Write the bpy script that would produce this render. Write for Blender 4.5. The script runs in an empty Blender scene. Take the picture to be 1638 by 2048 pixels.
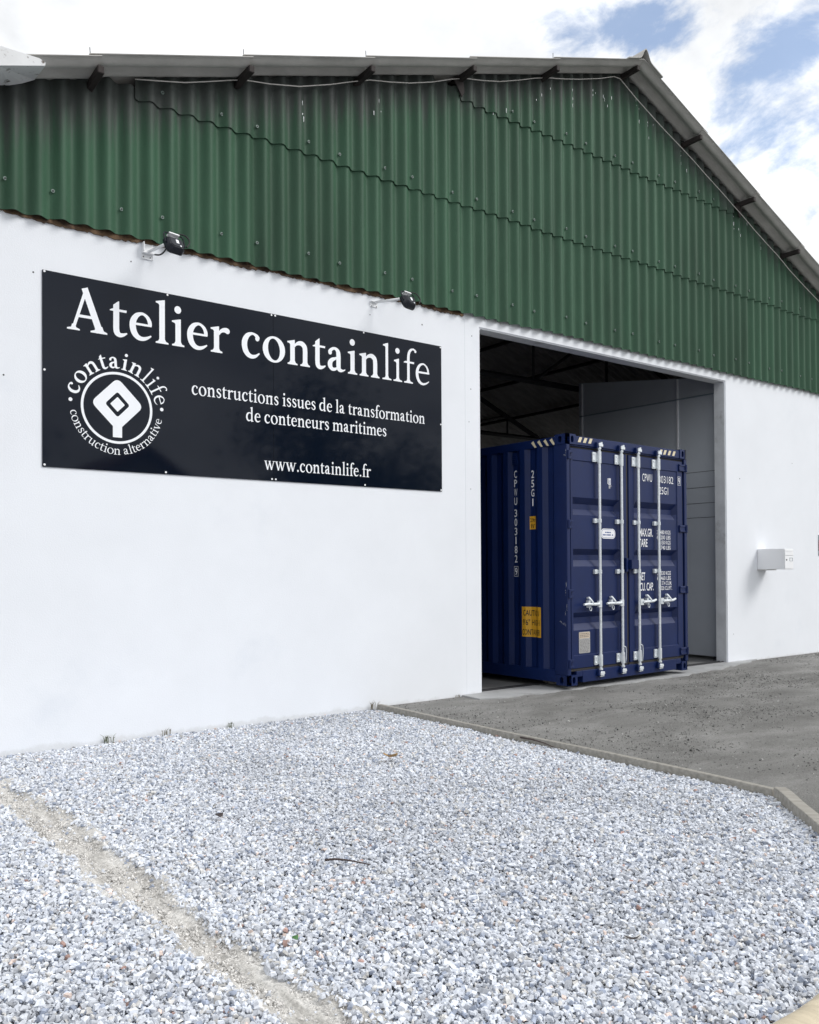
import bpy, bmesh, math, random
import numpy as np
from mathutils import Vector, Matrix

random.seed(7)
rng = np.random.default_rng(11)
SC = bpy.context.scene
COL = SC.collection

# ------------------------------------------------------------------ camera
cam_d = bpy.data.cameras.new("camera")
cam = bpy.data.objects.new("camera", cam_d)
COL.objects.link(cam)
YAW, PITCH, ROLL = 0.6271, 0.0112, -0.0053
F_PX, CAM_H, CAM_D = 1688.33, 1.4317, 7.0805
cyw, syw, cp, sp = math.cos(YAW), math.sin(YAW), math.cos(PITCH), math.sin(PITCH)
fwd = Vector((syw * cp, cyw * cp, sp))
rgt = Vector((cyw, -syw, 0))
upv = rgt.cross(fwd)
cr, sr = math.cos(ROLL), math.sin(ROLL)
r2 = cr * rgt + sr * upv
u2 = -sr * rgt + cr * upv
M = Matrix((r2, u2, -fwd)).transposed().to_4x4()
M.translation = Vector((0, -CAM_D, CAM_H))
cam.matrix_world = M
cam_d.sensor_fit = 'HORIZONTAL'
cam_d.sensor_width = 36.0
cam_d.lens = F_PX / 1638 * 36
cam_d.shift_x = 44.76 / 1638
cam_d.shift_y = 91.44 / 1638
cam_d.clip_start = 0.05
cam_d.clip_end = 2000
SC.camera = cam

# ------------------------------------------------------------------ light
SUN_DIR = Vector((0.50, -0.56, 0.66)).normalized()
SUN_EL = math.asin(SUN_DIR.z)
SUN_ROT = math.atan2(SUN_DIR.x, SUN_DIR.y)
sun_d = bpy.data.lights.new("sun", 'SUN')
sun_d.energy = 1.5
sun_d.angle = math.radians(24)
sun_d.color = (1.0, 0.975, 0.94)
sun = bpy.data.objects.new("sun", sun_d)
COL.objects.link(sun)
sun.rotation_euler = SUN_DIR.to_track_quat('Z', 'Y').to_euler()
sun.location = (0, -20, 25)
SC.view_settings.view_transform = 'Standard'
SC.view_settings.look = 'None'
SC.view_settings.gamma = 1
SC.view_settings.use_curve_mapping = False
SC.view_settings.exposure = 0.40
SC.cycles.use_denoising = True
SC.cycles.max_bounces = 8
SC.cycles.diffuse_bounces = 4

world = bpy.data.worlds.new("World")
SC.world = world
world.use_nodes = True
wn = world.node_tree.nodes
wl = world.node_tree.links
wn.clear()


def N(tree, typ, **kw):
    n = tree.nodes.new(typ)
    for k, v in kw.items():
        if k == 'inp':
            for kk, vv in v.items():
                n.inputs[kk].default_value = vv
        else:
            setattr(n, k, v)
    return n


def build_sky():
    T = world.node_tree
    out = N(T, 'ShaderNodeOutputWorld')
    sky = N(T, 'ShaderNodeTexSky', sky_type='NISHITA', sun_disc=False)
    sky.sun_elevation = SUN_EL
    sky.sun_rotation = SUN_ROT
    sky.dust_density = 0.8
    bg1 = N(T, 'ShaderNodeBackground', inp={'Strength': 0.15})
    wl.new(sky.outputs[0], bg1.inputs['Color'])
    tc = N(T, 'ShaderNodeTexCoord')
    d = tc.outputs['Generated']
    # cloud deck: direction projected on a plane overhead
    sep = N(T, 'ShaderNodeSeparateXYZ')
    wl.new(d, sep.inputs[0])
    zz = N(T, 'ShaderNodeMath', operation='ADD', inp={1: 0.42})
    wl.new(sep.outputs['Z'], zz.inputs[0])
    comb = N(T, 'ShaderNodeCombineXYZ')
    for i, ax in enumerate('XY'):
        q = N(T, 'ShaderNodeMath', operation='DIVIDE')
        wl.new(sep.outputs[ax], q.inputs[0])
        wl.new(zz.outputs[0], q.inputs[1])
        wl.new(q.outputs[0], comb.inputs[i])
    SKY_OFF = (7.37, 0.7, 7.9)
    off = N(T, 'ShaderNodeVectorMath', operation='ADD')
    off.inputs[1].default_value = SKY_OFF
    wl.new(comb.outputs[0], off.inputs[0])
    n1 = N(T, 'ShaderNodeTexNoise', inp={'Scale': 8.0, 'Detail': 10.0, 'Roughness': 0.60, 'Distortion': 0.3})
    wl.new(off.outputs[0], n1.inputs['Vector'])
    n2 = N(T, 'ShaderNodeTexNoise', inp={'Scale': 3.6, 'Detail': 9.0, 'Roughness': 0.56})
    wl.new(comb.outputs[0], n2.inputs['Vector'])
    am_ = N(T, 'ShaderNodeMath', operation='MULTIPLY_ADD', inp={1: 1.5, 2: 0.02})
    wl.new(n1.outputs['Fac'], am_.inputs[0])
    acc = am_.outputs[0]
    # where the cloud deck thins out: broad weak dips that only the cloud noise turns into ragged gaps
    for (x, y, z, a0, a1, amt) in [(0.716, 0.455, 0.529, 0.994, 1.0, 0.29), (0.655, 0.543, 0.526, 0.995, 1.0, 0.30),
                                   (0.800, 0.418, 0.428, 0.993, 1.0, 0.46)]:
        v = Vector((x, y, z)).normalized()
        dp = N(T, 'ShaderNodeVectorMath', operation='DOT_PRODUCT')
        wl.new(d, dp.inputs[0])
        dp.inputs[1].default_value = v
        mr = N(T, 'ShaderNodeMapRange', inp={'From Min': a0, 'From Max': a1, 'To Min': 0.0, 'To Max': amt})
        wl.new(dp.outputs['Value'], mr.inputs['Value'])
        s = N(T, 'ShaderNodeMath', operation='SUBTRACT')
        wl.new(acc, s.inputs[0])
        wl.new(mr.outputs[0], s.inputs[1])
        acc = s.outputs[0]
    mask = N(T, 'ShaderNodeMapRange', interpolation_type='SMOOTHSTEP',
             inp={'From Min': 0.26, 'From Max': 0.54, 'To Min': 0.16, 'To Max': 1.0})
    wl.new(acc, mask.inputs['Value'])
    shade = N(T, 'ShaderNodeMapRange', inp={'From Min': 0.30, 'From Max': 0.60, 'To Min': 0.62, 'To Max': 1.02})
    wl.new(n2.outputs['Fac'], shade.inputs['Value'])
    bg2 = N(T, 'ShaderNodeBackground', inp={'Color': (0.955, 0.975, 1.0, 1)})
    wl.new(shade.outputs[0], bg2.inputs['Strength'])
    mix = N(T, 'ShaderNodeMixShader')
    wl.new(mask.outputs[0], mix.inputs[0])
    wl.new(bg1.outputs[0], mix.inputs[1])
    wl.new(bg2.outputs[0], mix.inputs[2])
    wl.new(mix.outputs[0], out.inputs['Surface'])


build_sky()

# ------------------------------------------------------------------ helpers


def mat(name, color, rough=0.6, metal=0.0, var=0.0, vscale=4.0, bump=0.0, bscale=40.0, spec=0.5, stretch=(1, 1, 1),
        second=None, s_lo=0.5, s_hi=0.62, s_scale=3.0, s_stretch=(1, 1, 1), coat=0.0):
    """Principled with an optional tone variation, a second stain colour of its own shape, and bump."""
    m = bpy.data.materials.new(name)
    m.use_nodes = True
    T = m.node_tree
    b = T.nodes['Principled BSDF']
    b.inputs['Roughness'].default_value = rough
    b.inputs['Metallic'].default_value = metal
    b.inputs['Specular IOR Level'].default_value = spec
    b.inputs['Coat Weight'].default_value = coat
    b.inputs['Base Color'].default_value = (*color, 1)
    L = T.links
    tc = T.nodes.new('ShaderNodeTexCoord')
    colsock = None
    if var > 0:
        mp = N(T, 'ShaderNodeMapping')
        mp.inputs['Scale'].default_value = stretch
        L.new(tc.outputs['Object'], mp.inputs[0])
        n = N(T, 'ShaderNodeTexNoise', inp={'Scale': vscale, 'Detail': 6.0, 'Roughness': 0.6})
        L.new(mp.outputs[0], n.inputs['Vector'])
        r = N(T, 'ShaderNodeMapRange', inp={'From Min': 0.3, 'From Max': 0.7, 'To Min': 1 - var, 'To Max': 1 + var})
        L.new(n.outputs['Fac'], r.inputs['Value'])
        mx = N(T, 'ShaderNodeVectorMath', operation='SCALE')
        mx.inputs[0].default_value = color
        L.new(r.outputs[0], mx.inputs['Scale'])
        colsock = mx.outputs[0]
    if second is not None:
        mp = N(T, 'ShaderNodeMapping')
        mp.inputs['Scale'].default_value = s_stretch
        L.new(tc.outputs['Object'], mp.inputs[0])
        n = N(T, 'ShaderNodeTexNoise', inp={'Scale': s_scale, 'Detail': 8.0, 'Roughness': 0.65})
        L.new(mp.outputs[0], n.inputs['Vector'])
        r = N(T, 'ShaderNodeMapRange', interpolation_type='SMOOTHSTEP',
              inp={'From Min': s_lo, 'From Max': s_hi, 'To Min': 0.0, 'To Max': 1.0})
        L.new(n.outputs['Fac'], r.inputs['Value'])
        mc = N(T, 'ShaderNodeMix', data_type='RGBA')
        L.new(r.outputs[0], mc.inputs['Factor'])
        if colsock is not None:
            L.new(colsock, mc.inputs[6])
        else:
            mc.inputs[6].default_value = (*color, 1)
        mc.inputs[7].default_value = (*second, 1)
        colsock = mc.outputs[2]
    if colsock is not None:
        L.new(colsock, b.inputs['Base Color'])
    if bump > 0:
        n = N(T, 'ShaderNodeTexNoise', inp={'Scale': bscale, 'Detail': 5.0, 'Roughness': 0.6})
        L.new(tc.outputs['Object'], n.inputs['Vector'])
        bp = N(T, 'ShaderNodeBump', inp={'Strength': 1.0, 'Distance': bump})
        L.new(n.outputs['Fac'], bp.inputs['Height'])
        L.new(bp.outputs[0], b.inputs['Normal'])
    return m


class MB:
    def __init__(s):
        s.v = []
        s.f = []
        s.mi = []

    def add(s, vs, fs, mi=0):
        o = len(s.v)
        s.v += [tuple(map(float, v)) for v in vs]
        s.f += [tuple(i + o for i in f) for f in fs]
        s.mi += [mi] * len(fs)
        return s

    def box(s, x0, x1, y0, y1, z0, z1, mi=0):
        vs = [(x, y, z) for z in (z0, z1) for y in (y0, y1) for x in (x0, x1)]
        return s.add(vs, [(0, 2, 3, 1), (4, 5, 7, 6), (0, 1, 5, 4), (2, 6, 7, 3), (0, 4, 6, 2), (1, 3, 7, 5)], mi)

    def prism(s, poly, axis, a, b, mi=0):
        """poly of 2-D points extruded along axis ('x','y','z') from a to b."""
        def P(p, t):
            return {'x': (t, p[0], p[1]), 'y': (p[0], t, p[1]), 'z': (p[0], p[1], t)}[axis]
        n = len(poly)
        vs = [P(p, a) for p in poly] + [P(p, b) for p in poly]
        fs = [tuple(range(n)), tuple(range(2 * n - 1, n - 1, -1))]
        fs += [(i, (i + 1) % n, n + (i + 1) % n, n + i) for i in range(n)]
        return s.add(vs, fs, mi)

    def tube(s, pts, r, n=10, mi=0, caps=True):
        pts = [Vector(p) for p in pts]
        rs = r if isinstance(r, (list, tuple)) else [r] * len(pts)
        rings = []
        prev = None
        for i, p in enumerate(pts):
            a = pts[max(i - 1, 0)]
            b = pts[min(i + 1, len(pts) - 1)]
            d = (b - a)
            if d.length < 1e-9:
                d = Vector((0, 0, 1))
            d.normalize()
            if prev is None:
                ref = Vector((0, 0, 1)) if abs(d.z) < 0.9 else Vector((1, 0, 0))
                x = ref.cross(d).normalized()
            else:
                x = (prev - prev.dot(d) * d).normalized()
            prev = x
            y = d.cross(x)
            rings.append([p + rs[i] * (math.cos(t) * x + math.sin(t) * y) for t in [2 * math.pi * k / n for k in range(n)]])
        vs = [v for R in rings for v in R]
        fs = []
        for i in range(len(rings) - 1):
            for k in range(n):
                k2 = (k + 1) % n
                fs.append((i * n + k, i * n + k2, (i + 1) * n + k2, (i + 1) * n + k))
        if caps:
            fs.append(tuple(range(n - 1, -1, -1)))
            fs.append(tuple((len(rings) - 1) * n + k for k in range(n)))
        return s.add(vs, fs, mi)

    def build(s, name, mats, parent=None, smooth=False, bevel=0.0, normals=True, loc=None, segs=2):
        me = bpy.data.meshes.new(name)
        me.from_pydata(s.v, [], s.f)
        if not isinstance(mats, (list, tuple)):
            mats = [mats]
        for m in mats:
            me.materials.append(m)
        if len(mats) > 1:
            me.polygons.foreach_set('material_index', s.mi)
        if normals or bevel > 0:
            bm = bmesh.new()
            bm.from_mesh(me)
            if bevel > 0:
                bmesh.ops.remove_doubles(bm, verts=bm.verts, dist=1e-5)
            bmesh.ops.recalc_face_normals(bm, faces=bm.faces)
            if bevel > 0:
                es = [e for e in bm.edges if len(e.link_faces) == 2 and e.calc_face_angle(0) > 0.5]
                bmesh.ops.bevel(bm, geom=es, offset=bevel, segments=segs, affect='EDGES', clamp_overlap=True)
            bm.to_mesh(me)
            bm.free()
        if smooth:
            me.polygons.foreach_set('use_smooth', [True] * len(me.polygons))
        me.update()
        o = bpy.data.objects.new(name, me)
        COL.objects.link(o)
        if parent is not None:
            o.parent = parent
        if loc is not None:
            o.location = loc
        return o


def tag(o, label=None, cat=None, group=None, kind=None):
    if label:
        o['label'] = label
    if cat:
        o['category'] = cat
    if group:
        o['group'] = group
    if kind:
        o['kind'] = kind
    return o


def empty(name, loc=(0, 0, 0), rz=0.0):
    e = bpy.data.objects.new(name, None)
    e.empty_display_size = 0.1
    e.location = loc
    e.rotation_euler = (0, 0, rz)
    COL.objects.link(e)
    return e


def smooth_noise(x, y, seed=0):
    """value noise on arrays"""
    xi = np.floor(x).astype(np.int64)
    yi = np.floor(y).astype(np.int64)
    fx = x - xi
    fy = y - yi
    fx = fx * fx * (3 - 2 * fx)
    fy = fy * fy * (3 - 2 * fy)

    def h(a, b):
        v = np.sin(a * 127.1 + b * 311.7 + seed * 74.7) * 43758.5453
        return v - np.floor(v)
    return (h(xi, yi) * (1 - fx) + h(xi + 1, yi) * fx) * (1 - fy) + (h(xi, yi + 1) * (1 - fx) + h(xi + 1, yi + 1) * fx) * fy


def fbm(x, y, oct=4, seed=0):
    t = 0.0
    a = 0.5
    for i in range(oct):
        t = t + a * smooth_noise(x * 2 ** i, y * 2 ** i, seed + i)
        a *= 0.5
    return t


def grid_obj(name, X, Y, Z, m, keep=None, parent=None, smooth=True):
    ny, nx = X.shape
    idx = np.arange(nx * ny).reshape(ny, nx)
    q = np.stack([idx[:-1, :-1], idx[:-1, 1:], idx[1:, 1:], idx[1:, :-1]], -1).reshape(-1, 4)
    if keep is not None:
        kc = keep[:-1, :-1] | keep[:-1, 1:] | keep[1:, 1:] | keep[1:, :-1]
        q = q[kc.ravel()]
    used, inv = np.unique(q, return_inverse=True)
    co = np.stack([X.ravel(), Y.ravel(), Z.ravel()], -1)[used]
    q = inv.reshape(-1, 4)
    return np_mesh(name, co, q, m, parent, smooth)


def np_mesh(name, co, q, m, parent=None, smooth=False, colors=None):
    me = bpy.data.meshes.new(name)
    nf, k = q.shape
    me.vertices.add(len(co))
    me.vertices.foreach_set('co', co.astype(np.float32).ravel())
    me.loops.add(nf * k)
    me.loops.foreach_set('vertex_index', q.astype(np.int32).ravel())
    me.polygons.add(nf)
    me.polygons.foreach_set('loop_start', np.arange(0, nf * k, k, dtype=np.int32))
    me.polygons.foreach_set('use_smooth', np.full(nf, smooth, dtype=bool))
    if colors is not None:
        at = me.color_attributes.new('stone_color', 'FLOAT_COLOR', 'POINT')
        at.data.foreach_set('color', colors.astype(np.float32).ravel())
    me.materials.append(m)
    me.update(calc_edges=True)
    me.validate()
    o = bpy.data.objects.new(name, me)
    COL.objects.link(o)
    if parent is not None:
        o.parent = parent
    return o


# ------------------------------------------------------------------ materials
M_WALL = mat('white_render', (0.785, 0.81, 0.855), 0.75, var=0.025, vscale=1.3, bump=0.0015, bscale=90,
             second=(0.72, 0.752, 0.805), s_lo=0.55, s_hi=0.8, s_scale=0.9)


def wall_stains(m):
    T = m.node_tree
    L = T.links
    b = T.nodes['Principled BSDF']
    src = b.inputs['Base Color'].links[0].from_socket
    tc = N(T, 'ShaderNodeTexCoord')
    sep = N(T, 'ShaderNodeSeparateXYZ')
    L.new(tc.outputs['Object'], sep.inputs[0])
    n = N(T, 'ShaderNodeTexNoise', inp={'Scale': 5.0, 'Detail': 9.0, 'Roughness': 0.7})
    L.new(tc.outputs['Object'], n.inputs['Vector'])
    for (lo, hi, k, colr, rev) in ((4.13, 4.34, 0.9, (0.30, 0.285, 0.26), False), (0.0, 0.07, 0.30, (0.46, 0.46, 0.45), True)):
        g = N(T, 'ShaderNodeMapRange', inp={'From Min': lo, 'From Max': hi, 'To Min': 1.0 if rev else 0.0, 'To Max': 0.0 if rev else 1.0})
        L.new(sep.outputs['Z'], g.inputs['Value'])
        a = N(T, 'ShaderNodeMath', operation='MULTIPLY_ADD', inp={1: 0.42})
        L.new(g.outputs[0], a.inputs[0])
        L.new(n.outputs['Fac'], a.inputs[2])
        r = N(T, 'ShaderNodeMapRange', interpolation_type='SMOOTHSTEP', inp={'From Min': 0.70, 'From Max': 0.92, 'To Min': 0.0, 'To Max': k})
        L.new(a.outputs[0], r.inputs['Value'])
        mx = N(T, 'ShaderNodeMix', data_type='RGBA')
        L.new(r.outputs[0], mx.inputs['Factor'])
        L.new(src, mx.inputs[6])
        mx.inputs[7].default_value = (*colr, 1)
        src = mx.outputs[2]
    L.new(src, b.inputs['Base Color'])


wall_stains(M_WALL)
M_LINTEL = mat('weathered_concrete', (0.50, 0.495, 0.48), 0.85, var=0.15, vscale=6, bump=0.003, bscale=40)
M_REVEAL = mat('painted_reveal', (0.66, 0.68, 0.70), 0.8, var=0.1, vscale=5, second=(0.42, 0.43, 0.43), s_lo=0.55, s_hi=0.75, s_scale=3)
M_ROOF = mat('fibre_cement', (0.44, 0.43, 0.41), 0.9, var=0.18, vscale=5, bump=0.002, bscale=60, stretch=(0.4, 1, 1))
M_PURLIN = mat('dark_timber', (0.025, 0.019, 0.018), 0.8, var=0.3, vscale=8)
M_CABLE = mat('white_cable', (0.62, 0.60, 0.57), 0.5)
M_BLUE = mat('blue_paint', (0.0028, 0.0130, 0.074), 0.44, spec=0.32, var=0.12, vscale=3, bump=0.0006, bscale=14,
             second=(0.007, 0.017, 0.066), s_lo=0.62, s_hi=0.75, s_scale=5)
M_HOLE_SHADE = mat('hole_shade', (0.004, 0.005, 0.012), 0.8)  # near-black back of the casting holes, their inner shade put into the colour
M_GASKET = mat('rubber_gasket', (0.025, 0.022, 0.022), 0.8)
M_GALV = mat('galvanised_steel', (0.74, 0.78, 0.81), 0.34, metal=0.35, var=0.12, vscale=30)
M_CREAM = mat('cream_stripe', (0.68, 0.60, 0.42), 0.6)
M_WHITE_V = mat('white_vinyl', (0.86, 0.88, 0.92), 0.5)
M_WHITE_P = mat('white_marking', (0.80, 0.81, 0.84), 0.55)
M_YELLOW = mat('yellow_decal', (0.62, 0.33, 0.02), 0.5)
M_BLACK = mat('black_print', (0.012, 0.012, 0.014), 0.6)
M_PLATE = mat('data_plate', (0.36, 0.36, 0.36), 0.5, var=0.2, vscale=60, stretch=(1, 1, 3))
M_SIGN = mat('gloss_black_panel', (0.0032, 0.0062, 0.0140), 0.05, spec=0.24, bump=0.00035, bscale=1.6)
M_SCREW = mat('screw_metal', (0.17, 0.23, 0.205), 0.55)
M_WHITE_M = mat('white_metal', (0.84, 0.85, 0.87), 0.4)
M_LAMP = mat('lamp_housing', (0.006, 0.008, 0.016), 0.3)
M_CONC = mat('concrete', (0.36, 0.365, 0.37), 0.85, var=0.14, vscale=3.0, bump=0.002, bscale=60,
             second=(0.24, 0.24, 0.235), s_lo=0.56, s_hi=0.7, s_scale=4)
M_FLOOR = mat('workshop_floor', (0.17, 0.17, 0.17), 0.7, var=0.15)
M_INNER = mat('inner_lining', (0.30, 0.30, 0.30), 0.85, var=0.15)
M_STEEL_D = mat('dark_steel', (0.03, 0.03, 0.034), 0.6)
M_PART = mat('grey_panel', (0.52, 0.555, 0.59), 0.6, var=0.06, vscale=1.2)
M_WOOD = mat('grey_timber', (0.30, 0.285, 0.255), 0.85, var=0.25, vscale=5, stretch=(6, 1, 6), bump=0.002, bscale=60)
M_LOG = mat('fresh_timber', (0.52, 0.45, 0.33), 0.75, var=0.2, vscale=3, stretch=(7, 1.2, 5), bump=0.003, bscale=26)
M_FOAM = mat('brown_filler', (0.13, 0.08, 0.045), 0.95, var=0.5, vscale=14, second=(0.05, 0.03, 0.02), s_lo=0.46, s_hi=0.6, s_scale=9)
M_BARK = mat('twig_bark', (0.07, 0.05, 0.045), 0.9)
M_LEAF = mat('dry_leaf', (0.38, 0.24, 0.11), 0.8, var=0.2, vscale=40)
M_WEED = mat('weed_green', (0.10, 0.12, 0.05), 0.7)
M_RED = mat('red_print', (0.22, 0.012, 0.03), 0.5)
M_GREY_PR = mat('grey_print', (0.22, 0.28, 0.32), 0.5)
M_TAPE = mat('label_blue', (0.03, 0.07, 0.25), 0.5)
M_SCRATCH = mat('bare_scratch', (0.55, 0.57, 0.60), 0.6)


def green_material():
    m = bpy.data.materials.new('green_cladding')
    m.use_nodes = True
    T = m.node_tree
    L = T.links
    b = T.nodes['Principled BSDF']
    b.inputs['Roughness'].default_value = 0.62
    b.inputs['Specular IOR Level'].default_value = 0.35
    tc = N(T, 'ShaderNodeTexCoord')
    sep = N(T, 'ShaderNodeSeparateXYZ')
    L.new(tc.outputs['Object'], sep.inputs[0])
    # each sheet its own age
    dv = N(T, 'ShaderNodeMath', operation='MULTIPLY_ADD', inp={1: 1 / 0.9133, 2: 0.13})
    L.new(sep.outputs['X'], dv.inputs[0])
    fl = N(T, 'ShaderNodeMath', operation='FLOOR')
    L.new(dv.outputs[0], fl.inputs[0])
    wn_ = N(T, 'ShaderNodeTexWhiteNoise', noise_dimensions='1D')
    L.new(fl.outputs[0], wn_.inputs['W'])
    mp = N(T, 'ShaderNodeMapping')
    mp.inputs['Scale'].default_value = (3.2, 1, 0.45)
    L.new(tc.outputs['Object'], mp.inputs[0])
    n = N(T, 'ShaderNodeTexNoise', inp={'Scale': 1.3, 'Detail': 7.0, 'Roughness': 0.65})
    L.new(mp.outputs[0], n.inputs['Vector'])
    s1 = N(T, 'ShaderNodeMapRange', inp={'From Min': 0.25, 'From Max': 0.75, 'To Min': 0.70, 'To Max': 1.30})
    L.new(n.outputs['Fac'], s1.inputs['Value'])
    s2 = N(T, 'ShaderNodeMapRange', inp={'From Min': 0, 'From Max': 1, 'To Min': 0.86, 'To Max': 1.14})
    L.new(wn_.outputs['Value'], s2.inputs['Value'])
    mu = N(T, 'ShaderNodeMath', operation='MULTIPLY')
    L.new(s1.outputs[0], mu.inputs[0])
    L.new(s2.outputs[0], mu.inputs[1])
    sc = N(T, 'ShaderNodeVectorMath', operation='SCALE')
    sc.inputs[0].default_value = (0.0305, 0.086, 0.0485)
    L.new(mu.outputs[0], sc.inputs['Scale'])
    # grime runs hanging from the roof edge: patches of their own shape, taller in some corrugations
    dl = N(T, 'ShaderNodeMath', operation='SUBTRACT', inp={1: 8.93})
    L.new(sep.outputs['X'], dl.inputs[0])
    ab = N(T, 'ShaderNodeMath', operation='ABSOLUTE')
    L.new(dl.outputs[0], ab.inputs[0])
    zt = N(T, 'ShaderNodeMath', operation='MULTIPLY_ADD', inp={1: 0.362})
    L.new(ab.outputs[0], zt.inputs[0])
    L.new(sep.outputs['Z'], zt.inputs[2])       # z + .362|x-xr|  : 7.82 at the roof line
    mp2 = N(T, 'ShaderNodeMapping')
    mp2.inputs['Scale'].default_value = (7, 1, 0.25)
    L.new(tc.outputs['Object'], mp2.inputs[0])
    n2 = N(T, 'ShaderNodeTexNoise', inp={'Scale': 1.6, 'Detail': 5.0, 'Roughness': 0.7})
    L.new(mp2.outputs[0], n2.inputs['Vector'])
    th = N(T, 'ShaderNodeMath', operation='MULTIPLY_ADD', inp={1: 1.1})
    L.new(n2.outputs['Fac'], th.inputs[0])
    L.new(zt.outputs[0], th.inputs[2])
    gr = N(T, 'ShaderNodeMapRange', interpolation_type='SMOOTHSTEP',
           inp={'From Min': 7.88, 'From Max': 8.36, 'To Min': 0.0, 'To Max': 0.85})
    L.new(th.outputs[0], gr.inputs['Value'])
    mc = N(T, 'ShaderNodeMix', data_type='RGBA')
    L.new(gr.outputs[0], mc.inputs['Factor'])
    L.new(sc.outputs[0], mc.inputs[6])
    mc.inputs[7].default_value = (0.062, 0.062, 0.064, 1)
    L.new(mc.outputs[2], b.inputs['Base Color'])
    nb = N(T, 'ShaderNodeTexNoise', inp={'Scale': 45.0, 'Detail': 4.0})
    L.new(tc.outputs['Object'], nb.inputs['Vector'])
    bp = N(T, 'ShaderNodeBump', inp={'Strength': 1.0, 'Distance': 0.0012})
    L.new(nb.outputs['Fac'], bp.inputs['Height'])
    L.new(bp.outputs[0], b.inputs['Normal'])
    return m


M_GREEN = green_material()


def stone_material(name, gain=1.0):
    m = bpy.data.materials.new(name)
    m.use_nodes = True
    T = m.node_tree
    b = T.nodes['Principled BSDF']
    b.inputs['Roughness'].default_value = 0.8
    b.inputs['Specular IOR Level'].default_value = 0.3
    at = N(T, 'ShaderNodeAttribute', attribute_name='stone_color')
    tc = N(T, 'ShaderNodeTexCoord')
    n = N(T, 'ShaderNodeTexNoise', inp={'Scale': 70.0, 'Detail': 4.0})
    T.links.new(tc.outputs['Object'], n.inputs['Vector'])
    r = N(T, 'ShaderNodeMapRange', inp={'From Min': 0.3, 'From Max': 0.7, 'To Min': 0.82 * gain, 'To Max': 1.15 * gain})
    T.links.new(n.outputs['Fac'], r.inputs['Value'])
    sc = N(T, 'ShaderNodeVectorMath', operation='SCALE')
    T.links.new(at.outputs['Color'], sc.inputs[0])
    T.links.new(r.outputs[0], sc.inputs['Scale'])
    T.links.new(sc.outputs[0], b.inputs['Base Color'])
    return m


M_STONE = stone_material('crushed_limestone')
M_PEBBLE = stone_material('yard_stone')


def dirt_material(name, c0, c1, c2, stretch=(1, 1, 1), fine=55.0):
    m = bpy.data.materials.new(name)
    m.use_nodes = True
    T = m.node_tree
    L = T.links
    b = T.nodes['Principled BSDF']
    b.inputs['Roughness'].default_value = 0.95
    b.inputs['Specular IOR Level'].default_value = 0.2
    tc = N(T, 'ShaderNodeTexCoord')
    mp = N(T, 'ShaderNodeMapping')
    mp.inputs['Scale'].default_value = stretch
    L.new(tc.outputs['Object'], mp.inputs[0])
    n1 = N(T, 'ShaderNodeTexNoise', inp={'Scale': 1.1, 'Detail': 8.0, 'Roughness': 0.68, 'Distortion': 0.4})
    L.new(mp.outputs[0], n1.inputs['Vector'])
    n2 = N(T, 'ShaderNodeTexNoise', inp={'Scale': fine, 'Detail': 6.0, 'Roughness': 0.75})
    L.new(tc.outputs['Object'], n2.inputs['Vector'])
    r = N(T, 'ShaderNodeValToRGB')
    r.color_ramp.elements[0].position = 0.36
    r.color_ramp.elements[0].color = (*c0, 1)
    r.color_ramp.elements[1].position = 0.64
    r.color_ramp.elements[1].color = (*c2, 1)
    e = r.color_ramp.elements.new(0.5)
    e.color = (*c1, 1)
    L.new(n1.outputs['Fac'], r.inputs[0])
    f = N(T, 'ShaderNodeMapRange', inp={'From Min': 0.3, 'From Max': 0.7, 'To Min': 0.62, 'To Max': 1.38})
    L.new(n2.outputs['Fac'], f.inputs['Value'])
    sc = N(T, 'ShaderNodeVectorMath', operation='SCALE')
    L.new(r.outputs[0], sc.inputs[0])
    L.new(f.outputs[0], sc.inputs['Scale'])
    L.new(sc.outputs[0], b.inputs['Base Color'])
    bp = N(T, 'ShaderNodeBump', inp={'Strength': 1.0, 'Distance': 0.012})
    L.new(n2.outputs['Fac'], bp.inputs['Height'])
    L.new(bp.outputs[0], b.inputs['Normal'])
    return m


M_DIRT = dirt_material('grey_dirt', (0.178, 0.175, 0.168), (0.222, 0.219, 0.211), (0.285, 0.281, 0.272), stretch=(0.9, 1.9, 1), fine=95)
M_BED = dirt_material('gravel_bed', (0.10, 0.10, 0.10), (0.15, 0.15, 0.155), (0.2, 0.2, 0.21))
M_RUT = dirt_material('bare_rut', (0.36, 0.345, 0.32), (0.66, 0.64, 0.605), (0.86, 0.845, 0.815), stretch=(9.0, 1.2, 1), fine=75)

# ------------------------------------------------------------------ setting: ground
BOARD = [(4.99, -0.03), (5.08, -4.22), (3.93, -5.45)]


def right_of_boards(x, y):
    """true on the yard side of the timber edging"""
    xb = np.where(y > -4.22, 4.99 + (y + 0.03) / (-4.19) * 0.09, 5.08 + (y + 4.22) / (-1.23) * (-1.15))
    return x > xb


ground = MB()
ground.add([(-400, -400, -0.08), (400, -400, -0.08), (400, 400, -0.08), (-400, 400, -0.08)], [(0, 1, 2, 3)])
tag(ground.build('ground', M_BED, normals=False), kind='structure')

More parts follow.
